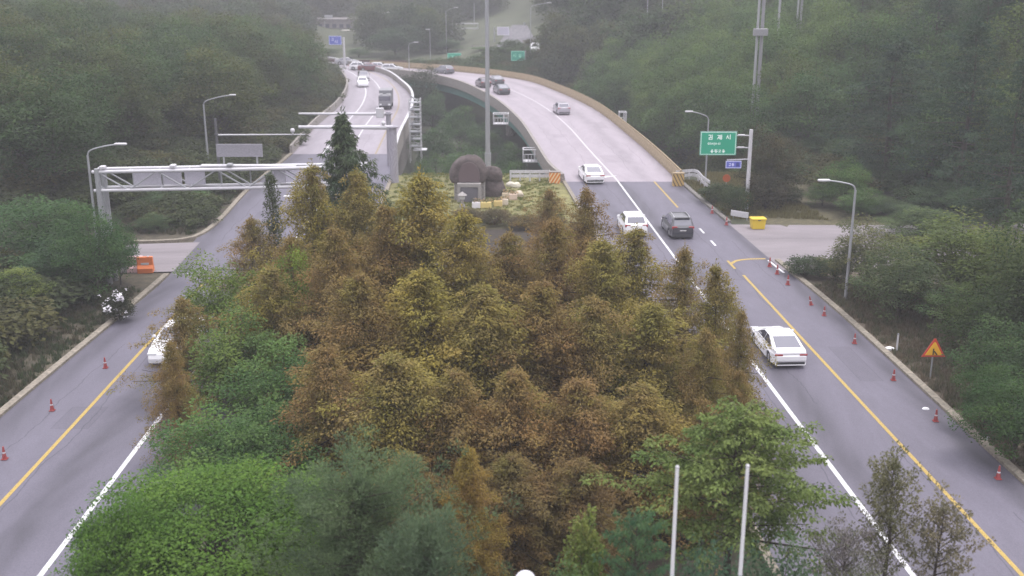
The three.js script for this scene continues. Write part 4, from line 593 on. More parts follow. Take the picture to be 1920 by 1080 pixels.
for (const [px, py, s, label] of [[1668, 660, 0.16, 'white scrap of litter on the verge behind the right kerb'], [1735, 771, 0.12, 'white scrap of litter left of the cone below the warning sign'], [1847, 828, 0.13, 'white scrap of litter on the right kerb before the dark shrubs']]) { const p = onGround(px, py), g = new THREE.IcosahedronGeometry(s, 1), q = g.attributes.position; for (let i = 0; i < q.count; i++) { const k = 1 + 0.5 * noise.noise(q.getX(i) * 9 + px, q.getY(i) * 9, q.getZ(i) * 9); q.setXYZ(i, q.getX(i) * k * 1.4, q.getY(i) * k * 0.6, q.getZ(i) * k); } g.computeVertexNormals(); solo('litter', g.translate(p[0], p[1] + s * 0.4, p[2]), mat([0.75, 0.75, 0.77], 0.8), label, 'litter'); }
{ // orange diamond warning board above the bushes
  const p = G(1360, 372), t = thing('warning_board', 'small orange round board above the bushes left of the sign pole', 'road sign', p); part('post', cyl(0.04, 0.04, 1.7, 0, 0, 0, 8), galv, t); part('board', new THREE.CylinderGeometry(0.33, 0.33, 0.04, 18).rotateX(Math.PI / 2).translate(0, 1.75, 0.05), mat([0.5, 0.11, 0.03], 0.6), t);
}
// far canopy building and slope road
{
  const z = -300, a = atZ(578, 46, z), b = atZ(702, 46, z), g = Math.min(height(a[0], z), height(b[0], z)), w = b[0] - a[0], top = atZ(640, 38, z)[1] - g, t = thing('far_building', 'long grey concrete building with a pale canopy far behind the left bridge', 'building', [(a[0] + b[0]) / 2, g, z]);
  const wallM = mat([0.3, 0.28, 0.31], 0.9, { map: concreteTex }); part('wall', box(w, top, 8, 0, top / 2, -4, 0.05), wallM, t); const rf = part('roof', box(w + 0.6, 0.35, 8.8, 0, top + 0.2, -4, 0.05), wallM, t); part('roof_vent', box(2, 0.8, 1.5, -4, top + 0.77, -4), galv, rf);
  const yc = atZ(665, 57, z)[1] - g, c0 = atZ(642, 57, z)[0] - t.position.x, c1 = atZ(692, 53, z)[0] - t.position.x; part('canopy', box(c1 - c0, 0.5, 3.2, (c0 + c1) / 2, yc, 1.7, 0.05), mat([0.58, 0.55, 0.5], 0.8), t, 'pale flat canopy'); part('canopy', box(4.5, 0.5, 2.6, -w / 2 + 3.4, yc - 0.8, 1.4, 0.05), mat([0.5, 0.48, 0.44], 0.8), t, 'short pale canopy at the left end');
  for (const k of [0.02, 0.5, 0.98]) part('column', box(0.3, yc, 0.3, lerp(c0, c1, k), yc / 2, 3.0), wallM, t);
  for (let k = 0; k < 9; k++) { const wn = part('window', box(1.1, 1.0, 0.1, -w / 2 + (k + 0.7) * w / 9.4, top - 1.5, 0.02), glassM, t); part('sill', box(1.2, 0.1, 0.2, -w / 2 + (k + 0.7) * w / 9.4, top - 2.06, 0.06), wallM, wn); }
  const P = (px, py) => { const q = onGround(px, py); return [q[0], q[2], q[1] + 0.4]; }, fine = (a) => a.slice(0, -1).flatMap((s, i) => [0, 0.25, 0.5, 0.75].map((t) => P(lerp(s[0], a[i + 1][0], t), lerp(s[1], a[i + 1][1], t)))).concat([P(...a[a.length - 1])]);
  struct('far_slope_road', ribbon(fine([[930, 92], [940, 78], [952, 62], [960, 50]]), fine([[1012, 92], [1004, 78], [994, 62], [988, 50]]), 0, 24, 8), mat([0.2, 0.19, 0.21], 0.8, { map: grainTex }), 'grey road climbing the far slope behind the white sign');
  const e0 = P(885, 94), e1 = P(985, 96); solo('far_wall', sweep([[e0[0], e0[1], e0[2] - 0.2], [(e0[0] + e1[0]) / 2, (e0[1] + e1[1]) / 2, (e0[2] + e1[2]) / 2 - 0.2], [e1[0], e1[1], e1[2] - 0.2]], rect(-0.15, 0.15, -0.6, 0.75), 0, 16), concrete, 'low pale wall below the far slope road', 'wall');
  const h = onGround(1003, 100), c = car('suv', 'far car with bright headlights coming down beside the right hillside', 1003, 100, [0, 1], [0.6, 0.6, 0.62]); c.position.set(h[0], h[1] + 0.05, h[2]);
  // pale roofs up the right hillside
  const rz = -165, r0 = atZ(1575, 30, rz), hh = thing('hut', 'small hut with a pale teal roof high on the right hillside', 'hut', [r0[0], height(r0[0], rz), rz]), hy = r0[1] - hh.position.y; part('wall', box(3.4, Math.max(1, hy), 2.4, 0, hy / 2, 0), wallM, hh); part('roof', new THREE.ConeGeometry(3.0, 1.0, 4).rotateY(Math.PI / 4).scale(1.1, 1, 0.8).translate(0, hy + 0.5, 0), mat([0.3, 0.5, 0.46], 0.6), hh);
}
// ---------------------------------------------------------------- the tree island
const cy = (v, px, py, d, hp, tint, label) => plantAt('cypress', v, 'cypress_tree', label, 'tree', px, py - (py < 400 ? 15 : 8), d, hp * (px > 1270 ? 1.4 : d < 50 && px > 380 ? 1.85 : 1.55), { tint });
plantAt('spruce', 0, 'spruce_tree', 'tall dark green spruce rising above the brown trees before the left bridge', 'tree', 640, 192, 60, 165);
plantAt('slim', 0, 'slim_conifer', 'slim dark column conifer in front of the sign gantry', 'tree', 506, 318, 57, 34, {});
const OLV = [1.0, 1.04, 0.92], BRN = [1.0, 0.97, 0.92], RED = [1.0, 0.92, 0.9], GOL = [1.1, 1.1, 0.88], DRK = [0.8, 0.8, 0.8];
cy(2, 1030, 362, 66, 66, BRN, 'brownish cypress between the white guard rail and the dark cypress tip');
cy(0, 582, 310, 51, 100, OLV, 'olive and orange cypress left of the dark spruce');
cy(0, 668, 322, 52, 98, OLV, 'olive green cypress overlapping the foot of the dark spruce');
cy(1, 788, 322, 48, 122, GOL, 'golden olive cypress on the skyline left of the boulder');
cy(3, 470, 408, 56, 84, BRN, 'orange brown low cypress under the left part of the gantry');
cy(2, 1100, 352, 52, 84, BRN, 'dark brown pointed cypress just left of the white sedan on the bridge end');
cy(3, 722, 385, 47, 105, BRN, 'russet cypress between the spruce foot and the golden skyline cypress');
cy(1, 868, 392, 46, 100, GOL, 'olive cypress just below the monument plinth');
cy(3, 955, 432, 48, 95, BRN, 'orange brown cypress below the cream planters');
cy(2, 1040, 400, 46, 100, BRN, 'rusty cypress in front of the brownish one by the guard rail');
cy(0, 1192, 424, 46, 98, OLV, 'olive cypress whose tip covers the white car left of the dark SUV');
cy(1, 1130, 440, 44, 100, OLV, 'olive cypress in front of the dark pointed cypress');
cy(2, 1285, 455, 43, 95, OLV, 'olive cypress whose tip covers the rear of the dark SUV');
cy(0, 1345, 492, 41.5, 90, OLV, 'olive cypress beside the start of the yellow turning line');
cy(2, 1392, 575, 39, 72, OLV, 'rusty olive cypress at the right border just left of the nearest white sedan');
cy(3, 625, 420, 45, 105, BRN, 'russet cypress behind the bright green creeper stripe');
cy(3, 545, 440, 48, 88, BRN, 'orange brown cypress behind the slim dark conifer foot');
cy(0, 505, 500, 45, 85, OLV, 'olive cypress among the green creepers');
cy(2, 338, 556, 45, 84, OLV, 'rusty olive cypress at the left border beside the half hidden white car');
cy(3, 318, 640, 39, 62, BRN, 'low rusty cypress at the left border overhanging the white lane line');
cy(3, 672, 505, 39.5, 125, BRN, 'large russet cypress right of the green creepers');
cy(1, 790, 495, 39, 135, GOL, 'large golden olive cypress in the heart of the island');
cy(0, 905, 530, 38.5, 125, OLV, 'large olive cypress right of the golden heart of the island');
cy(3, 1015, 520, 39, 130, RED, 'large reddish brown cypress right of the island heart');
cy(2, 1115, 550, 38.5, 120, OLV, 'large olive brown cypress left of the yellowish one at the right');
cy(1, 1225, 560, 38.5, 120, OLV, 'large yellowish olive cypress below the dark SUV');
cy(2, 1325, 610, 37, 105, OLV, 'large brown olive cypress left of the nearest white sedan');
cy(2, 1388, 690, 36, 70, BRN, 'brown cypress at the right border below the nearest white sedan');
cy(2, 610, 640, 35, 120, BRN, 'dark brown cypress above the bluish pine');
cy(0, 735, 660, 34, 135, OLV, 'olive brown cypress in the front row left of the centre');
cy(3, 855, 690, 33.5, 120, BRN, 'rusty brown cypress in the front row behind the young golden one');
cy(3, 965, 690, 33.5, 130, RED, 'reddish brown cypress in the front row, centre');
cy(2, 1085, 705, 33.5, 130, RED, 'dark reddish cypress in the front row behind the left flagpole');
cy(0, 1205, 720, 34, 120, BRN, 'dark olive cypress behind the layered green tree');
cy(2, 1320, 745, 34, 100, BRN, 'dark brown cypress at the right border above the layered green tree');
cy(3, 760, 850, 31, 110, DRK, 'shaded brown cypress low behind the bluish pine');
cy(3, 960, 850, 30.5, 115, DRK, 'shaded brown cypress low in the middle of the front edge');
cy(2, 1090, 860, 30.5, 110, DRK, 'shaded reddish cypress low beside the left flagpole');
cy(1, 877, 828, 28.5, 62, [1.2, 1.05, 0.9], 'small golden brown young cypress right of the bluish pine');
const gv = (px, py, d, hp, tint, label, v = 0) => plantAt('broad', v, 'creeper_tree', label, 'tree', px, py, d, hp, { tint });
gv(405, 470, 50, 112, [1.6, 1.5, 0.8], 'green leafy tree at the left border below the orange barriers');
gv(545, 455, 47, 70, [1.9, 1.8, 0.8], 'bright green creeper covered stem among the russet cypresses', 1);
gv(440, 560, 43, 128, [1.35, 1.35, 0.85], 'mid green leafy tree in the left flank of the island', 2);
gv(520, 640, 40, 132, [1.15, 1.35, 1.0], 'bluish green creeper covered tree in the left flank of the island', 1);
gv(400, 745, 35, 142, [1.2, 1.4, 1.0], 'bluish green leafy tree behind the round bright green tree', 2);
gv(500, 760, 34, 135, [1.0, 1.2, 0.95], 'darker bluish green tree left of the dark brown cypress', 0);
// low hedge by the planters
for (let k = 0; k < 5; k++) plant('shrub', k, 'hedge_bush', `brownish bush of the low hedge below the planters, ${['leftmost', 'second from left', 'middle one', 'second from right', 'rightmost'][k]}`, 'bush', [-3.4 + k * 2.1, 0, -81.2 + k * 1.1], 1.1 + 0.25 * (k % 2), 1.45, { tint: [1.7, 1.0, 1.0], group: 'brownish bushes of the hedge below the planters' });

// ---------------------------------------------------------------- foreground
function own(name, geos, label, category, px, py, dist, halfPx) { const [x, y, z] = atZ(px, py, -dist), t = makeTree(geos), bb = new THREE.Box3().setFromObject(t.children[0]), g = height(x, z), sx = halfPx * (dist * cosP + (CAM_H - y) * sinP) / FOCAL / ((bb.max.x - bb.min.x + bb.max.z - bb.min.z) / 4); t.name = numbered(name); scene.add(t); t.position.set(x, g, z); t.scale.set(sx, (y - g) / bb.max.y, sx); return tag(t, label, category); }
own('round_tree', broadleaf({ h: 7.2, r: 4.4, low: 0.25, clumps: 240, per: 220, clump: 0.21, len: 0.13, w: 0.09, colA: [0.08, 0.165, 0.026], colB: [0.13, 0.22, 0.034], flat: 0.6, rough: 0.32, inner: 0.84 }), 'bright green round tree at the lower left', 'tree', 405, 880, 28, 270);
own('round_tree', broadleaf({ h: 5.4, r: 2.8, low: 0.2, clumps: 150, per: 190, clump: 0.25, len: 0.12, w: 0.085, colA: [0.06, 0.135, 0.022], colB: [0.10, 0.19, 0.03], flat: 0.62, rough: 0.24, inner: 0.8 }), 'smaller darker green round tree at the very lower left edge of the trees', 'tree', 225, 922, 26, 140);
own('pine_tree', conifer({ h: 7.4, r: 3.2, base: 0.25, branches: 190, tufts: 6, per: 60, size: 0.4, len: 0.15, w: 0.036, droop: -0.2, rise: 0.4, power: 0.36, flat: 0.8, colA: [0.08, 0.125, 0.06], colB: [0.13, 0.185, 0.082], rough: 0.5, lobe: 0.6 }), 'bluish green pine with upright shoots at the bottom left of centre', 'tree', 668, 835, 24.5, 275);
own('pine_tree', conifer({ h: 5, r: 2.1, base: 0.25, branches: 120, tufts: 5, per: 50, size: 0.34, len: 0.13, w: 0.034, droop: -0.2, rise: 0.5, power: 0.5, flat: 0.9, colA: [0.075, 0.12, 0.066], colB: [0.115, 0.165, 0.085], rough: 0.3 }), 'lower bluish pine at the bottom edge right of the larger bluish pine', 'tree', 800, 955, 22, 150);
own('layered_tree', conifer({ h: 7.2, r: 3.3, base: 0.45, branches: 72, tufts: 9, per: 38, size: 0.4, len: 0.13, w: 0.08, droop: 0.3, rise: 0.28, power: 0.4, flat: 0.26, colA: [0.11, 0.165, 0.045], colB: [0.175, 0.22, 0.062], rough: 0.4, bottom: 0.9 }), 'lime green tree with layered leafy branches behind the two flagpoles', 'tree', 1388, 758, 27, 262);
own('garden_shrub', broadleaf({ h: 5.8, r: 0.8, low: 0.6, clumps: 50, per: 46, clump: 0.36, len: 0.13, w: 0.09, colA: [0.12, 0.18, 0.04], colB: [0.2, 0.22, 0.055], rough: 0.3 }), 'yellowish green upright shrub at the bottom centre', 'shrub', 1100, 944, 22.5, 48);
own('sumac_shrub', conifer({ h: 5.6, r: 1.5, base: 0.62, branches: 44, tufts: 6, per: 24, size: 0.17, len: 0.12, w: 0.04, droop: 0.25, rise: 0.5, power: 0.35, flat: 0.35, colA: [0.06, 0.13, 0.065], colB: [0.09, 0.165, 0.066], rough: 0.3 }), 'feathery green shrub left of the left flagpole at the bottom', 'shrub', 1195, 952, 21.5, 88);
own('garden_shrub', broadleaf({ h: 5, r: 1.2, low: 0.5, clumps: 50, per: 50, clump: 0.3, len: 0.11, w: 0.07, colA: [0.06, 0.12, 0.05], colB: [0.115, 0.17, 0.055], rough: 0.3 }), 'low green shrub at the bottom edge beside the garden lamp', 'shrub', 1075, 1022, 20.5, 70);
own('garden_shrub', broadleaf({ h: 5, r: 1.9, low: 0.3, clumps: 70, per: 60, clump: 0.28, len: 0.12, w: 0.08, colA: [0.04, 0.085, 0.05], colB: [0.06, 0.115, 0.056], rough: 0.3 }), 'dark green shrub at the bottom edge between the flagpoles', 'shrub', 1335, 990, 22, 120);
own('garden_shrub', broadleaf({ h: 5, r: 1.6, low: 0.3, clumps: 70, per: 60, clump: 0.28, len: 0.11, w: 0.07, colA: [0.05, 0.095, 0.05], colB: [0.08, 0.125, 0.055], rough: 0.3 }), 'dull green shrub at the bottom edge right of the right flagpole', 'shrub', 1470, 985, 23, 110);
own('garden_shrub', broadleaf({ h: 5, r: 1.6, low: 0.3, clumps: 60, per: 50, clump: 0.28, len: 0.1, w: 0.06, colA: [0.085, 0.09, 0.06], colB: [0.11, 0.12, 0.065], rough: 0.35 }), 'greyish shrub at the bottom edge under the half bare purplish shrub', 'shrub', 1610, 1040, 22.5, 80);
own('small_tree', conifer({ h: 6.4, r: 1.3, base: 0.45, branches: 50, tufts: 5, per: 30, size: 0.24, len: 0.1, w: 0.06, droop: 0.05, rise: 0.9, power: 0.45, flat: 0.8, colA: [0.13, 0.135, 0.065], colB: [0.18, 0.17, 0.085], rough: 0.5 }), 'small olive tree with a spiky top before the right road at the lower right', 'tree', 1680, 838, 25, 82);
own('small_tree', conifer({ h: 5, r: 1.2, base: 0.62, branches: 28, tufts: 5, per: 26, size: 0.24, len: 0.1, w: 0.06, droop: 0.1, rise: 0.55, power: 0.3, flat: 0.6, colA: [0.14, 0.135, 0.085], colB: [0.21, 0.18, 0.11], rough: 0.5 }), 'spreading thin olive tree right of the spiky topped one', 'tree', 1775, 928, 24.5, 88);
own('bare_shrub', conifer({ h: 5, r: 1.7, base: 0.5, branches: 60, tufts: 5, per: 24, size: 0.28, len: 0.09, w: 0.05, droop: 0.1, rise: 0.6, power: 0.35, colA: [0.19, 0.165, 0.17], colB: [0.15, 0.16, 0.10], rough: 0.4 }), 'half bare purplish shrub right of the layered green tree', 'shrub', 1590, 975, 24, 100);

// ---------------------------------------------------------------- right verge and grass bank
const sh = (v, px, py, d, hp, tint, label, name = 'bush', kind = 'shrub') => plantAt(kind, v, name, label, name === 'bush' ? 'bush' : 'tree', px, py, d, hp, { tint });
sh(0, 1515, 478, 66, 48, [0.75, 0.85, 0.8], 'low dark clipped bush at the corner of the side road'); sh(1, 1570, 480, 65, 40, [0.85, 1.0, 0.7], 'low green clipped bush left of the lamp among bushes');
sh(0, 1640, 408, 62, 112, [1.35, 0.95, 1.05], 'big purplish green bush around the lamp right of the side road', 'bush', 'broad'); sh(1, 1700, 450, 57, 100, [1.05, 0.92, 0.95], 'dusky purplish bush right of the lamp post', 'bush', 'broad');
sh(2, 1815, 392, 60, 150, [1.35, 1.12, 0.7], 'large yellowish olive tree above the warning sign', 'verge_tree', 'broad'); sh(0, 1900, 405, 56, 135, [1.25, 1.08, 0.68], 'large olive tree cut by the right picture edge', 'verge_tree', 'broad');
sh(1, 1842, 515, 51, 100, [0.85, 0.85, 0.65], 'dark olive bush right behind the warning sign', 'bush', 'broad'); sh(1, 1895, 600, 45, 110, [0.62, 0.75, 0.6], 'dark green bush at the right edge below the olive trees', 'bush', 'broad'); sh(2, 1925, 690, 39, 105, [0.6, 0.78, 0.55], 'dark green bush at the right edge above the nearest right cone', 'bush', 'broad'); sh(0, 1862, 668, 42, 60, [0.6, 0.76, 0.55], 'low dark green bush right of the cone below the warning sign', 'bush', 'broad');
sh(0, 1452, 228, 88, 76, [0.8, 0.5, 0.6], 'tall rounded purplish brown tree right of the green sign pole', 'verge_tree', 'broad'); sh(1, 1440, 320, 85, 52, [0.7, 0.5, 0.58], 'dark rounded bush at the foot of the purplish brown tree'); sh(0, 1350, 340, 88, 42, [0.75, 0.85, 0.7], 'dark bush left of the green sign pole'); sh(1, 1382, 345, 84, 36, [0.8, 0.9, 0.7], 'dark bush in front of the green sign pole'); sh(1, 1330, 362, 92, 24, [0.6, 0.65, 0.6], 'low dark bush at the end of the curved white guard rail');
sh(2, 1590, 290, 86, 56, [1.05, 1.25, 0.85], 'light green rounded tree behind the lamp right of the grass bank', 'verge_tree', 'broad'); sh(1, 1545, 345, 87, 44, [1.0, 1.15, 0.8], 'light green bush at the top of the grass bank', 'bush', 'broad'); sh(0, 1615, 350, 83, 52, [0.95, 1.1, 0.8], 'light green bush right of the grass bank', 'bush', 'broad');
sh(0, 1478, 345, 88, 36, [0.85, 0.8, 0.75], 'dark bush on the grass bank left of the light green bushes');
// the broad pine right of the bank
for (const [v, px, py, d, hp, tint, label] of [[0, 1690, 60, 96, 150, [0.72, 0.82, 0.82], 'broad dark pine with a dark trunk right of the grass bank'], [1, 1835, 20, 86, 165, [0.72, 0.85, 0.85], 'broad dark pine with drooping layers at the upper right edge'], [1, 1930, 90, 76, 140, [0.68, 0.8, 0.78], 'dark layered pine cut by the right picture edge'], [0, 1765, -30, 118, 150, [0.85, 0.92, 0.85], 'tall dark pine behind the broad pines at the upper right'], [1, 1610, 70, 120, 110, [0.82, 0.9, 0.85], 'tall dark pine right of the utility poles'], [0, 1885, -50, 112, 150, [0.9, 0.92, 0.8], 'tall olive dark pine at the top right corner']]) plantAt('pine', v, 'pine_tree', label, 'tree', px, py, d, hp, { tint });
sh(0, 1500, 275, 104, 70, [0.7, 0.8, 0.7], 'dark tree behind the purplish brown tree', 'verge_tree', 'broad'); sh(1, 1560, 245, 106, 72, [0.8, 0.95, 0.8], 'dark green tree above the light green bushes of the bank', 'verge_tree', 'broad'); sh(2, 1640, 265, 100, 72, [0.7, 0.85, 0.75], 'dark green tree between the light green tree and the broad pine', 'verge_tree', 'broad');
sh(1, 1735, 385, 76, 95, [0.95, 0.95, 0.8], 'dull olive tree behind the purplish bushes right of the lamp', 'verge_tree', 'broad'); sh(2, 1660, 372, 84, 80, [0.7, 0.75, 0.7], 'dark tree behind the side road under the broad pine', 'verge_tree', 'broad'); sh(0, 1780, 330, 84, 90, [0.65, 0.78, 0.72], 'dark green tree under the pine with drooping layers', 'verge_tree', 'broad'); sh(1, 1880, 330, 78, 95, [0.7, 0.85, 0.75], 'dark green tree below the pines at the right edge', 'verge_tree', 'broad'); sh(2, 1690, 300, 95, 80, [0.7, 0.85, 0.78], 'dark green tree right of the light green bushes', 'verge_tree', 'broad');

// ---------------------------------------------------------------- left verge
{ const L = new Leaves(), p = G(225, 602); for (let k = 0; k < 20; k++) L.tuft(rr(-0.65, 0.65), 0.85 + rr(-0.6, 1.1), 0.55 + rr(-0.25, 0.3), 0.07, 0.07, 5, 0.1, 0.08, [0.7, 0.68, 0.72], 0); for (const [a, b] of [[-0.35, 0.9], [0.45, 1.5], [0.4, 1.65]]) L.tuft(a, b, 0.75, 0.16, 0.2, 26, 0.14, 0.13, [0.8, 0.78, 0.82], 0); const t = thing('flowering_shrub', 'shrub with white blossoms at the left kerb', 'shrub', p), q = protos.shrub[0]; part('crown', q.children[0].geometry, tinted([0.55, 0.5, 0.5]), t).scale.set(0.55, 0.65, 0.45); part('trunk', q.children[1].geometry, bark, t).scale.set(0.5, 0.6, 0.5); part('blossoms', L.geo(), leafBase, t); }
for (const [v, px, py, d, hp, tint, label] of [[0, 290, 352, 84, 52, [0.9, 1.0, 0.9], 'dark green bush on the slope under the left part of the gantry'], [1, 350, 350, 88, 52, [1.0, 1.25, 0.85], 'green bush on the slope under the white gantry panels'], [2, 405, 345, 94, 42, [0.9, 0.85, 0.8], 'brownish dark bush on the slope beside the left road under the gantry'], [1, 285, 400, 78, 40, [1.0, 1.0, 0.95], 'low bush at the far kerb of the side lane'], [0, 340, 405, 80, 40, [1.25, 1.15, 0.9], 'low olive bush above the far kerb of the side lane']]) sh(v, px, py, d, hp, tint, label, 'bush', 'broad');
for (const [v, px, py, d, hp, tint, label] of [[0, 70, 352, 66, 135, [0.72, 0.95, 0.8], 'dark green tree left of the street lamp by the gantry'], [1, 165, 372, 61, 84, [0.75, 0.98, 0.8], 'dark green tree under the street lamp by the gantry'], [2, 212, 398, 64, 44, [0.6, 0.8, 0.66], 'narrow dark tree around the foot of the left gantry posts'], [2, 110, 430, 62, 112, [0.55, 0.75, 0.62], 'dark tree at the left roadside before the water barriers'], [0, 192, 430, 68, 64, [0.55, 0.72, 0.62], 'dark narrow tree just left of the water barriers'], [1, 14, 500, 57, 80, [1.5, 1.3, 0.7], 'olive yellow tree at the left picture edge'], [2, 95, 520, 60, 88, [0.95, 0.82, 0.68], 'dull brown bush at the left roadside above the cones'], [0, 18, 585, 54, 66, [0.85, 0.85, 0.6], 'dull green bush at the left picture edge above the kerb'], [1, 160, 520, 64, 60, [0.8, 0.75, 0.65], 'dull purplish bush left of the white blossoming shrub']]) sh(v, px, py, d, hp, tint, label, 'roadside_tree', 'broad');

// ---------------------------------------------------------------- wooded hillsides
const HUES = [[0.8, 0.88, 0.78], [0.6, 0.74, 0.68], [1.05, 0.92, 0.66], [1.15, 1.1, 0.75], [0.75, 0.72, 0.68], [0.8, 0.98, 0.8]], DULL = [[0.85, 0.74, 0.66], [0.7, 0.76, 0.68], [0.95, 0.76, 0.62], [0.6, 0.68, 0.62], [0.8, 0.9, 0.74]];
const HUEN = ['mid green', 'dark bluish green', 'olive green', 'light olive', 'greyish green', 'leafy green'], DULLN = ['brownish grey', 'grey green', 'dull brown', 'dark grey green', 'dull green'];
const spots = [];
for (let z = -40; z > -236; z -= 5.8) for (let x = -130; x < 150; x += 5.8) {
  const X = x + rr(-2.4, 2.4), Z = z + rr(-2.4, 2.4), zc = -Z * cosP + 10 * sinP, px = 960 + X * FOCAL / zc; if (px < -120 || px > 2040) continue;
  let ok = false, kind = 'broad', hue = HUES, h = rr(7.5, 12.5), side = 'right';
  if (X > rightOfR(Z) + 5.6 && X > 12 - (Z < -150 ? 30 : 0)) ok = !(Z > -66 && X < 26) && !(Z <= -62 && Z > -84 && X < 48) && !(Z <= -80 && Z > -108 && X < 33);
  if (X < leftOfL(Z) - 5 && Z > -222) { ok = !(Z > -60 && X > -31) && !(Z <= -58 && Z > -78 && X > -46) && !(Z <= -74 && Z > -106 && X > -34.5); side = 'left'; hue = DULL; h = rr(8, 11.5) * lerp(1, 0.8, ss(-150, -200, Z)); }
  if (Z < -206 && X > -40 && X < 14) ok = false; if (Z < -180 && px > 880 && px < 1018) ok = false; if (Z < -196 && px > 545 && px < 880) ok = false;
  if (side === 'right' && Z < -90 && Z > -190 && X < rightOfR(Z) + 9) { h = rr(6.5, 9); }
  if (side === 'right' && Z < -120 && Z > -175 && X < 50) { hue = [[1.05, 1.15, 0.8], [1.15, 1.2, 0.8], [0.85, 1.0, 0.78]]; h = rr(9.5, 13); }
  if (side === 'right' && X > 40 && Z > -150 && rnd() < 0.5) kind = 'pine';
  if (ok) spots.push({ X, Z, kind, hue, h, side, d: Math.hypot(X, Z), hi: 0 });
}
spots.sort((a, b) => a.d - b.d);
const alike = {}, rest = []; let nR = 0, nL = 0;
for (const s of spots) {
  const g = height(s.X, s.Z), tint = s.hue[Math.floor(rnd() * s.hue.length)], w = s.h * (s.side === 'left' ? rr(0.46, 0.58) : rr(0.4, 0.5)), valley = s.X < rightOfR(s.Z) + 14 && s.side === 'right';
  if ((s.side === 'right' ? nR++ : nL++) < 110) {
    const pine = s.kind === 'pine', left = s.side === 'left';
    const top = g + s.h, v = [s.X, top - CAM_H, s.Z], zc = -(v[1] * -sinP * -1 + v[2] * cosP), px = 960 + v[0] / (-s.Z * cosP + (CAM_H - top) * sinP) * FOCAL, py = 540 - FOCAL * ((top - CAM_H) * cosP - s.Z * sinP) / (-s.Z * cosP + (CAM_H - top) * sinP); void zc;
    const hue = (left ? DULLN[DULL.indexOf(tint)] : valley && HUES.indexOf(tint) < 0 ? 'fresh green' : HUEN[HUES.indexOf(tint)] ?? 'fresh green'), size = s.h > 10.6 ? 'tall ' : s.h < 8.6 ? 'low ' : '';
    const X = left ? (px < 120 ? 'at the left picture edge' : px < 240 ? 'above the first street lamp' : px < 360 ? 'between the left street lamps' : px < 450 ? 'behind the gantry lamp' : px < 560 ? 'left of the left bridge' : 'beside the far left bridge end') : (px < 1100 ? 'right of the small green signs' : px < 1250 ? 'beyond the white bridge cage' : px < 1400 ? 'above the green road sign' : px < 1480 ? 'by the twin utility poles' : px < 1600 ? 'right of the utility poles' : px < 1760 ? 'above the broad dark pine' : 'near the right picture edge');
    const Y = py < 60 ? 'top row' : py < 130 ? 'upper part' : py < 210 ? 'middle part' : py < 300 ? 'lower part' : 'foot';
    const made = plant(s.kind, Math.floor(rnd() * 3), pine ? 'pine_tree' : 'hillside_tree', `${size}${pine ? 'dark pine' : hue + ' tree'} ${X}, hillside ${Y}`, 'tree', [s.X, g - 0.2, s.Z], pine ? s.h * 1.25 : s.h, w, { tint, group: pine ? 'pines on the right hillside' : left ? 'trees on the left hillside' : 'trees on the right hillside' });
    (alike[made.userData.label] ??= []).push([px, made]);
  } else rest.push({ ...s, g, w, tint });
}
for (const l of Object.values(alike)) if (l.length > 1) { l.sort((a, b) => a[0] - b[0]); l.forEach(([, o], i) => { o.userData.label += l.length === 2 ? (i ? ', right one' : ', left one') : i === 0 ? ', leftmost' : i === l.length - 1 ? ', rightmost' : `, ${['', 'second', 'third', 'fourth', 'fifth', 'sixth', 'seventh', 'eighth', 'ninth', 'tenth', 'eleventh', 'twelfth'][i]} from left`; }); }
// trees in the valley between the bridges, seen over the lawn
for (const [v, px, py, d, hp, tint, label] of [[0, 810, 165, 176, 40, [0.8, 0.95, 0.85], 'dark green tree in the valley under the far end of the right bridge'], [1, 860, 195, 160, 46, [0.85, 1.05, 0.85], 'dark green tree in the valley left of the tall mast'], [2, 905, 225, 150, 46, [0.8, 0.95, 0.85], 'dark green tree in the valley behind the tall mast'], [0, 815, 225, 140, 50, [0.75, 0.92, 0.82], 'dark green tree in the valley beside the stair tower'], [1, 955, 262, 128, 44, [0.75, 0.9, 0.8], 'dark green tree in the valley below the inner bridge cages'], [2, 870, 262, 126, 60, [0.95, 1.15, 0.85], 'mid green tree in the valley behind the boulder'], [0, 800, 282, 116, 48, [0.85, 1.0, 0.8], 'mid green bush in the valley at the far edge of the lawn'], [1, 955, 300, 112, 40, [0.9, 1.1, 0.85], 'mid green bush in the valley behind the guard rail']]) gvv(v, px, py, d, hp, tint, label);
function gvv(v, px, py, d, hp, tint, label) { plantAt('broad', v, 'valley_tree', label, 'tree', px, py, d, hp, { tint }); }
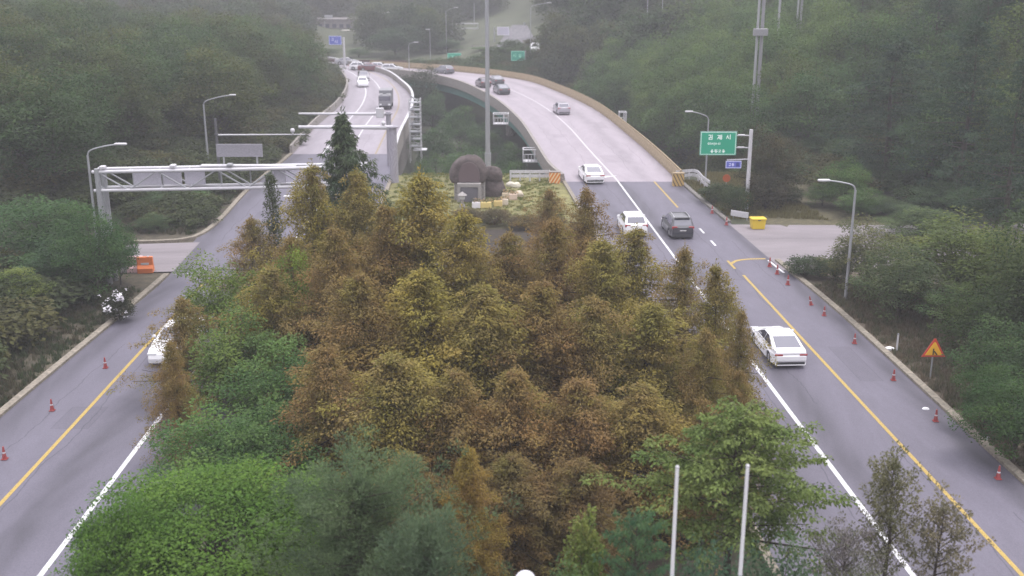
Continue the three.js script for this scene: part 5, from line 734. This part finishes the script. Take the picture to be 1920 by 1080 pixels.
// far single trees about the ends of the bridges
for (const [v, px, py, d, hp, tint, label] of [[0, 740, 44, 238, 66, [0.45, 0.58, 0.52], 'big dark tree behind the far crossing road, right of the blue sign'], [1, 822, 28, 262, 26, [0.65, 0.75, 0.72], 'dark tree left of the empty overhead frame'], [2, 838, 68, 246, 38, [0.75, 0.9, 0.8], 'dark green tree behind the small green sign left of the mast'], [0, 790, 112, 187, 48, [0.42, 0.42, 0.42], 'dark bush between the far ends of the bridges'], [1, 560, 78, 236, 44, [0.8, 0.85, 0.78], 'dull tree above the far roadside car park'], [2, 505, 70, 244, 50, [0.9, 0.85, 0.75], 'dull brownish tree left of the far car park'], [0, 615, 88, 240, 26, [0.75, 0.85, 0.75], 'green tree behind the blue sign panel'], [1, 672, 88, 236, 28, [0.85, 1.0, 0.85], 'green tree right of the white blue-sign pole'], [2, 905, 104, 224, 34, [1.1, 1.25, 0.9], 'light green bush behind the tall mast on the far slope'], [0, 955, 108, 214, 34, [1.0, 1.3, 0.85], 'bright green bush under the right small green sign'], [1, 740, 98, 222, 34, [0.6, 0.5, 0.55], 'dark reddish bush behind the far crossing road'], [2, 530, 112, 224, 30, [0.7, 0.7, 0.68], 'dark bush left of the parked far cars']]) plantAt('broad', v, 'far_tree', label, 'tree', px, py, d, hp, { tint });
// woods too far to tell apart
{
  const lo = broadleaf({ h: 10, r: 4.6, low: 0.02, clumps: 70, per: 48, clump: 0.28, len: 0.5, w: 0.3, colA: [0.045, 0.075, 0.036], colB: [0.08, 0.10, 0.045], rough: 0.35 })[0], list = rest.map((s) => [s.X, s.g, s.Z, s.h, s.w, s.tint]);
  for (let z = -228; z > -760; z -= 7.2 + (-z - 228) * 0.008) for (let x = -330; x < 330; x += 7.6 + (-z - 228) * 0.008) {
    const X = x + rr(-3, 3), Z = z + rr(-3, 3), px = 960 + X * FOCAL / (-Z * cosP + 3); if (px < -120 || px > 2040) continue;
    if (Z > -345 && px > 480 && px < 1015) { if (!(Z < -238 && px > 690 && px < 835) && !(Z < -310 && px < 930) && !(Z < -236 && px < 575)) continue; }
    if (Z > -240 && px > 480) { if (px < 1015) continue; }
    if (Z > -420 && px > 935 && px < 1012) continue;
    list.push([X, height(X, Z), Z, rr(7.5, 12), rr(3.8, 5.2), px < 620 ? DULL[Math.floor(rnd() * 5)] : HUES[Math.floor(rnd() * 5)]]);
  }
  const m = new THREE.InstancedMesh(lo, leafM(), list.length), M = new THREE.Matrix4(), q = new THREE.Quaternion(), up = new THREE.Vector3(0, 1, 0), col = new THREE.Color();
  list.forEach(([x, g, z, h, w, t], i) => { M.compose(new THREE.Vector3(x, g - 0.4, z), q.setFromAxisAngle(up, rnd() * 6.28), new THREE.Vector3(w / 4.6, h / 10, w / 4.6)); m.setMatrixAt(i, M); m.setColorAt(i, col.setRGB(...t)); });
  m.name = 'woods'; m.castShadow = m.receiveShadow = true; scene.add(m); tag(m, 'hazy woods covering the far hills beyond the roads', 'woods', null, 'stuff');
}
{ // undergrowth on the forest floor
  const lo = broadleaf({ h: 1.3, r: 1.1, low: 0, clumps: 40, per: 30, clump: 0.32, len: 0.19, w: 0.11, colA: [0.05, 0.07, 0.032], colB: [0.075, 0.095, 0.04], rough: 0.4 })[0], list = [];
  for (let k = 0; k < 5200; k++) { const z = -rr(38, 215), left = rnd() < 0.5, x = left ? leftOfL(z) - rr(z > -63 ? 3.2 : z > -80 ? 7 : 1.4, 46) : rightOfR(z) + rr(z > -66 ? 7.5 : 5, 60); if (!left && z < -64 && z > -102 && x < 33 - (z < -92 ? 9 : 0)) continue; if (!left && z > -84 && z < -64 && x < 46) continue; if (left && z < -64 && z > -76 && x > -42) continue; list.push([x, height(x, z), z, rr(0.7, 1.5), rnd() < 0.3 ? [1.3, 1.0, 0.8] : left ? [0.85, 0.85, 0.75] : [0.9, 1.1, 0.85]]); }
  const m = new THREE.InstancedMesh(lo, leafM(), list.length), M = new THREE.Matrix4(), q = new THREE.Quaternion(), up = new THREE.Vector3(0, 1, 0), col = new THREE.Color();
  list.forEach(([x, g, z, s, c], i) => { M.compose(new THREE.Vector3(x, g - 0.15, z), q.setFromAxisAngle(up, rnd() * 6.28), new THREE.Vector3(s * 1.3, s, s * 1.3)); m.setMatrixAt(i, M); m.setColorAt(i, col.setRGB(...c)); });
  m.name = 'undergrowth'; m.castShadow = m.receiveShadow = true; scene.add(m); tag(m, 'low undergrowth covering the forest floor on both hillsides', 'undergrowth', null, 'stuff');
}
{ // grass where nobody could count the blades
  const L = new Leaves(); for (let k = 0; k < 34; k++) { const a = rnd() * 6.28, r = rnd() * 0.35, v = rr(0.7, 1.3); L.leaf(Math.cos(a) * r, 0, Math.sin(a) * r, rr(-0.5, 0.5), 1, rr(-0.5, 0.5), Math.cos(a), 0.1, Math.sin(a), rr(0.16, 0.38), 0.05, [v, v, v]); }
  const list = [];
  for (let k = 0; k < 15000; k++) { const z = -rr(34, 108), s = rnd(); let x, c = [0.11, 0.1, 0.05];
    if (s < 0.45) { x = rightOfR(z) + rr(0.6, 8); if ((z < -64 && z > -82) || (z < -97 && x < rightOfR(z) + 3)) continue; c = z < -80 ? [0.16, 0.145, 0.06] : rnd() < 0.5 ? [0.17, 0.14, 0.095] : [0.12, 0.12, 0.07]; } else if (s < 0.75) { x = leftOfL(z) - rr(0.6, 9); if (z < -63 && z > -77) continue; c = rnd() < 0.5 ? [0.06, 0.08, 0.036] : [0.1, 0.09, 0.055]; } else { if (z > -80 || z < -103) continue; x = rr(-10.5, 4); c = rnd() < 0.5 ? [0.2, 0.19, 0.06] : [0.14, 0.17, 0.05]; }
    list.push([x, height(x, z), z, s >= 0.75 ? 0.45 : rr(0.5, 1.3), c]); }
  const m = new THREE.InstancedMesh(L.geo(), leafM(), list.length), M = new THREE.Matrix4(), q = new THREE.Quaternion(), up = new THREE.Vector3(0, 1, 0), col = new THREE.Color();
  list.forEach(([x, g, z, h, c], i) => { M.compose(new THREE.Vector3(x, g - 0.03, z), q.setFromAxisAngle(up, rnd() * 6.28), new THREE.Vector3(1, h, 1)); m.setMatrixAt(i, M); m.setColorAt(i, col.setRGB(...c)); });
  m.name = 'grass'; m.receiveShadow = true; scene.add(m); tag(m, 'grass and weeds on the verges, the bank and the lawn', 'grass', null, 'stuff');
}
renderer.render(scene, camera);
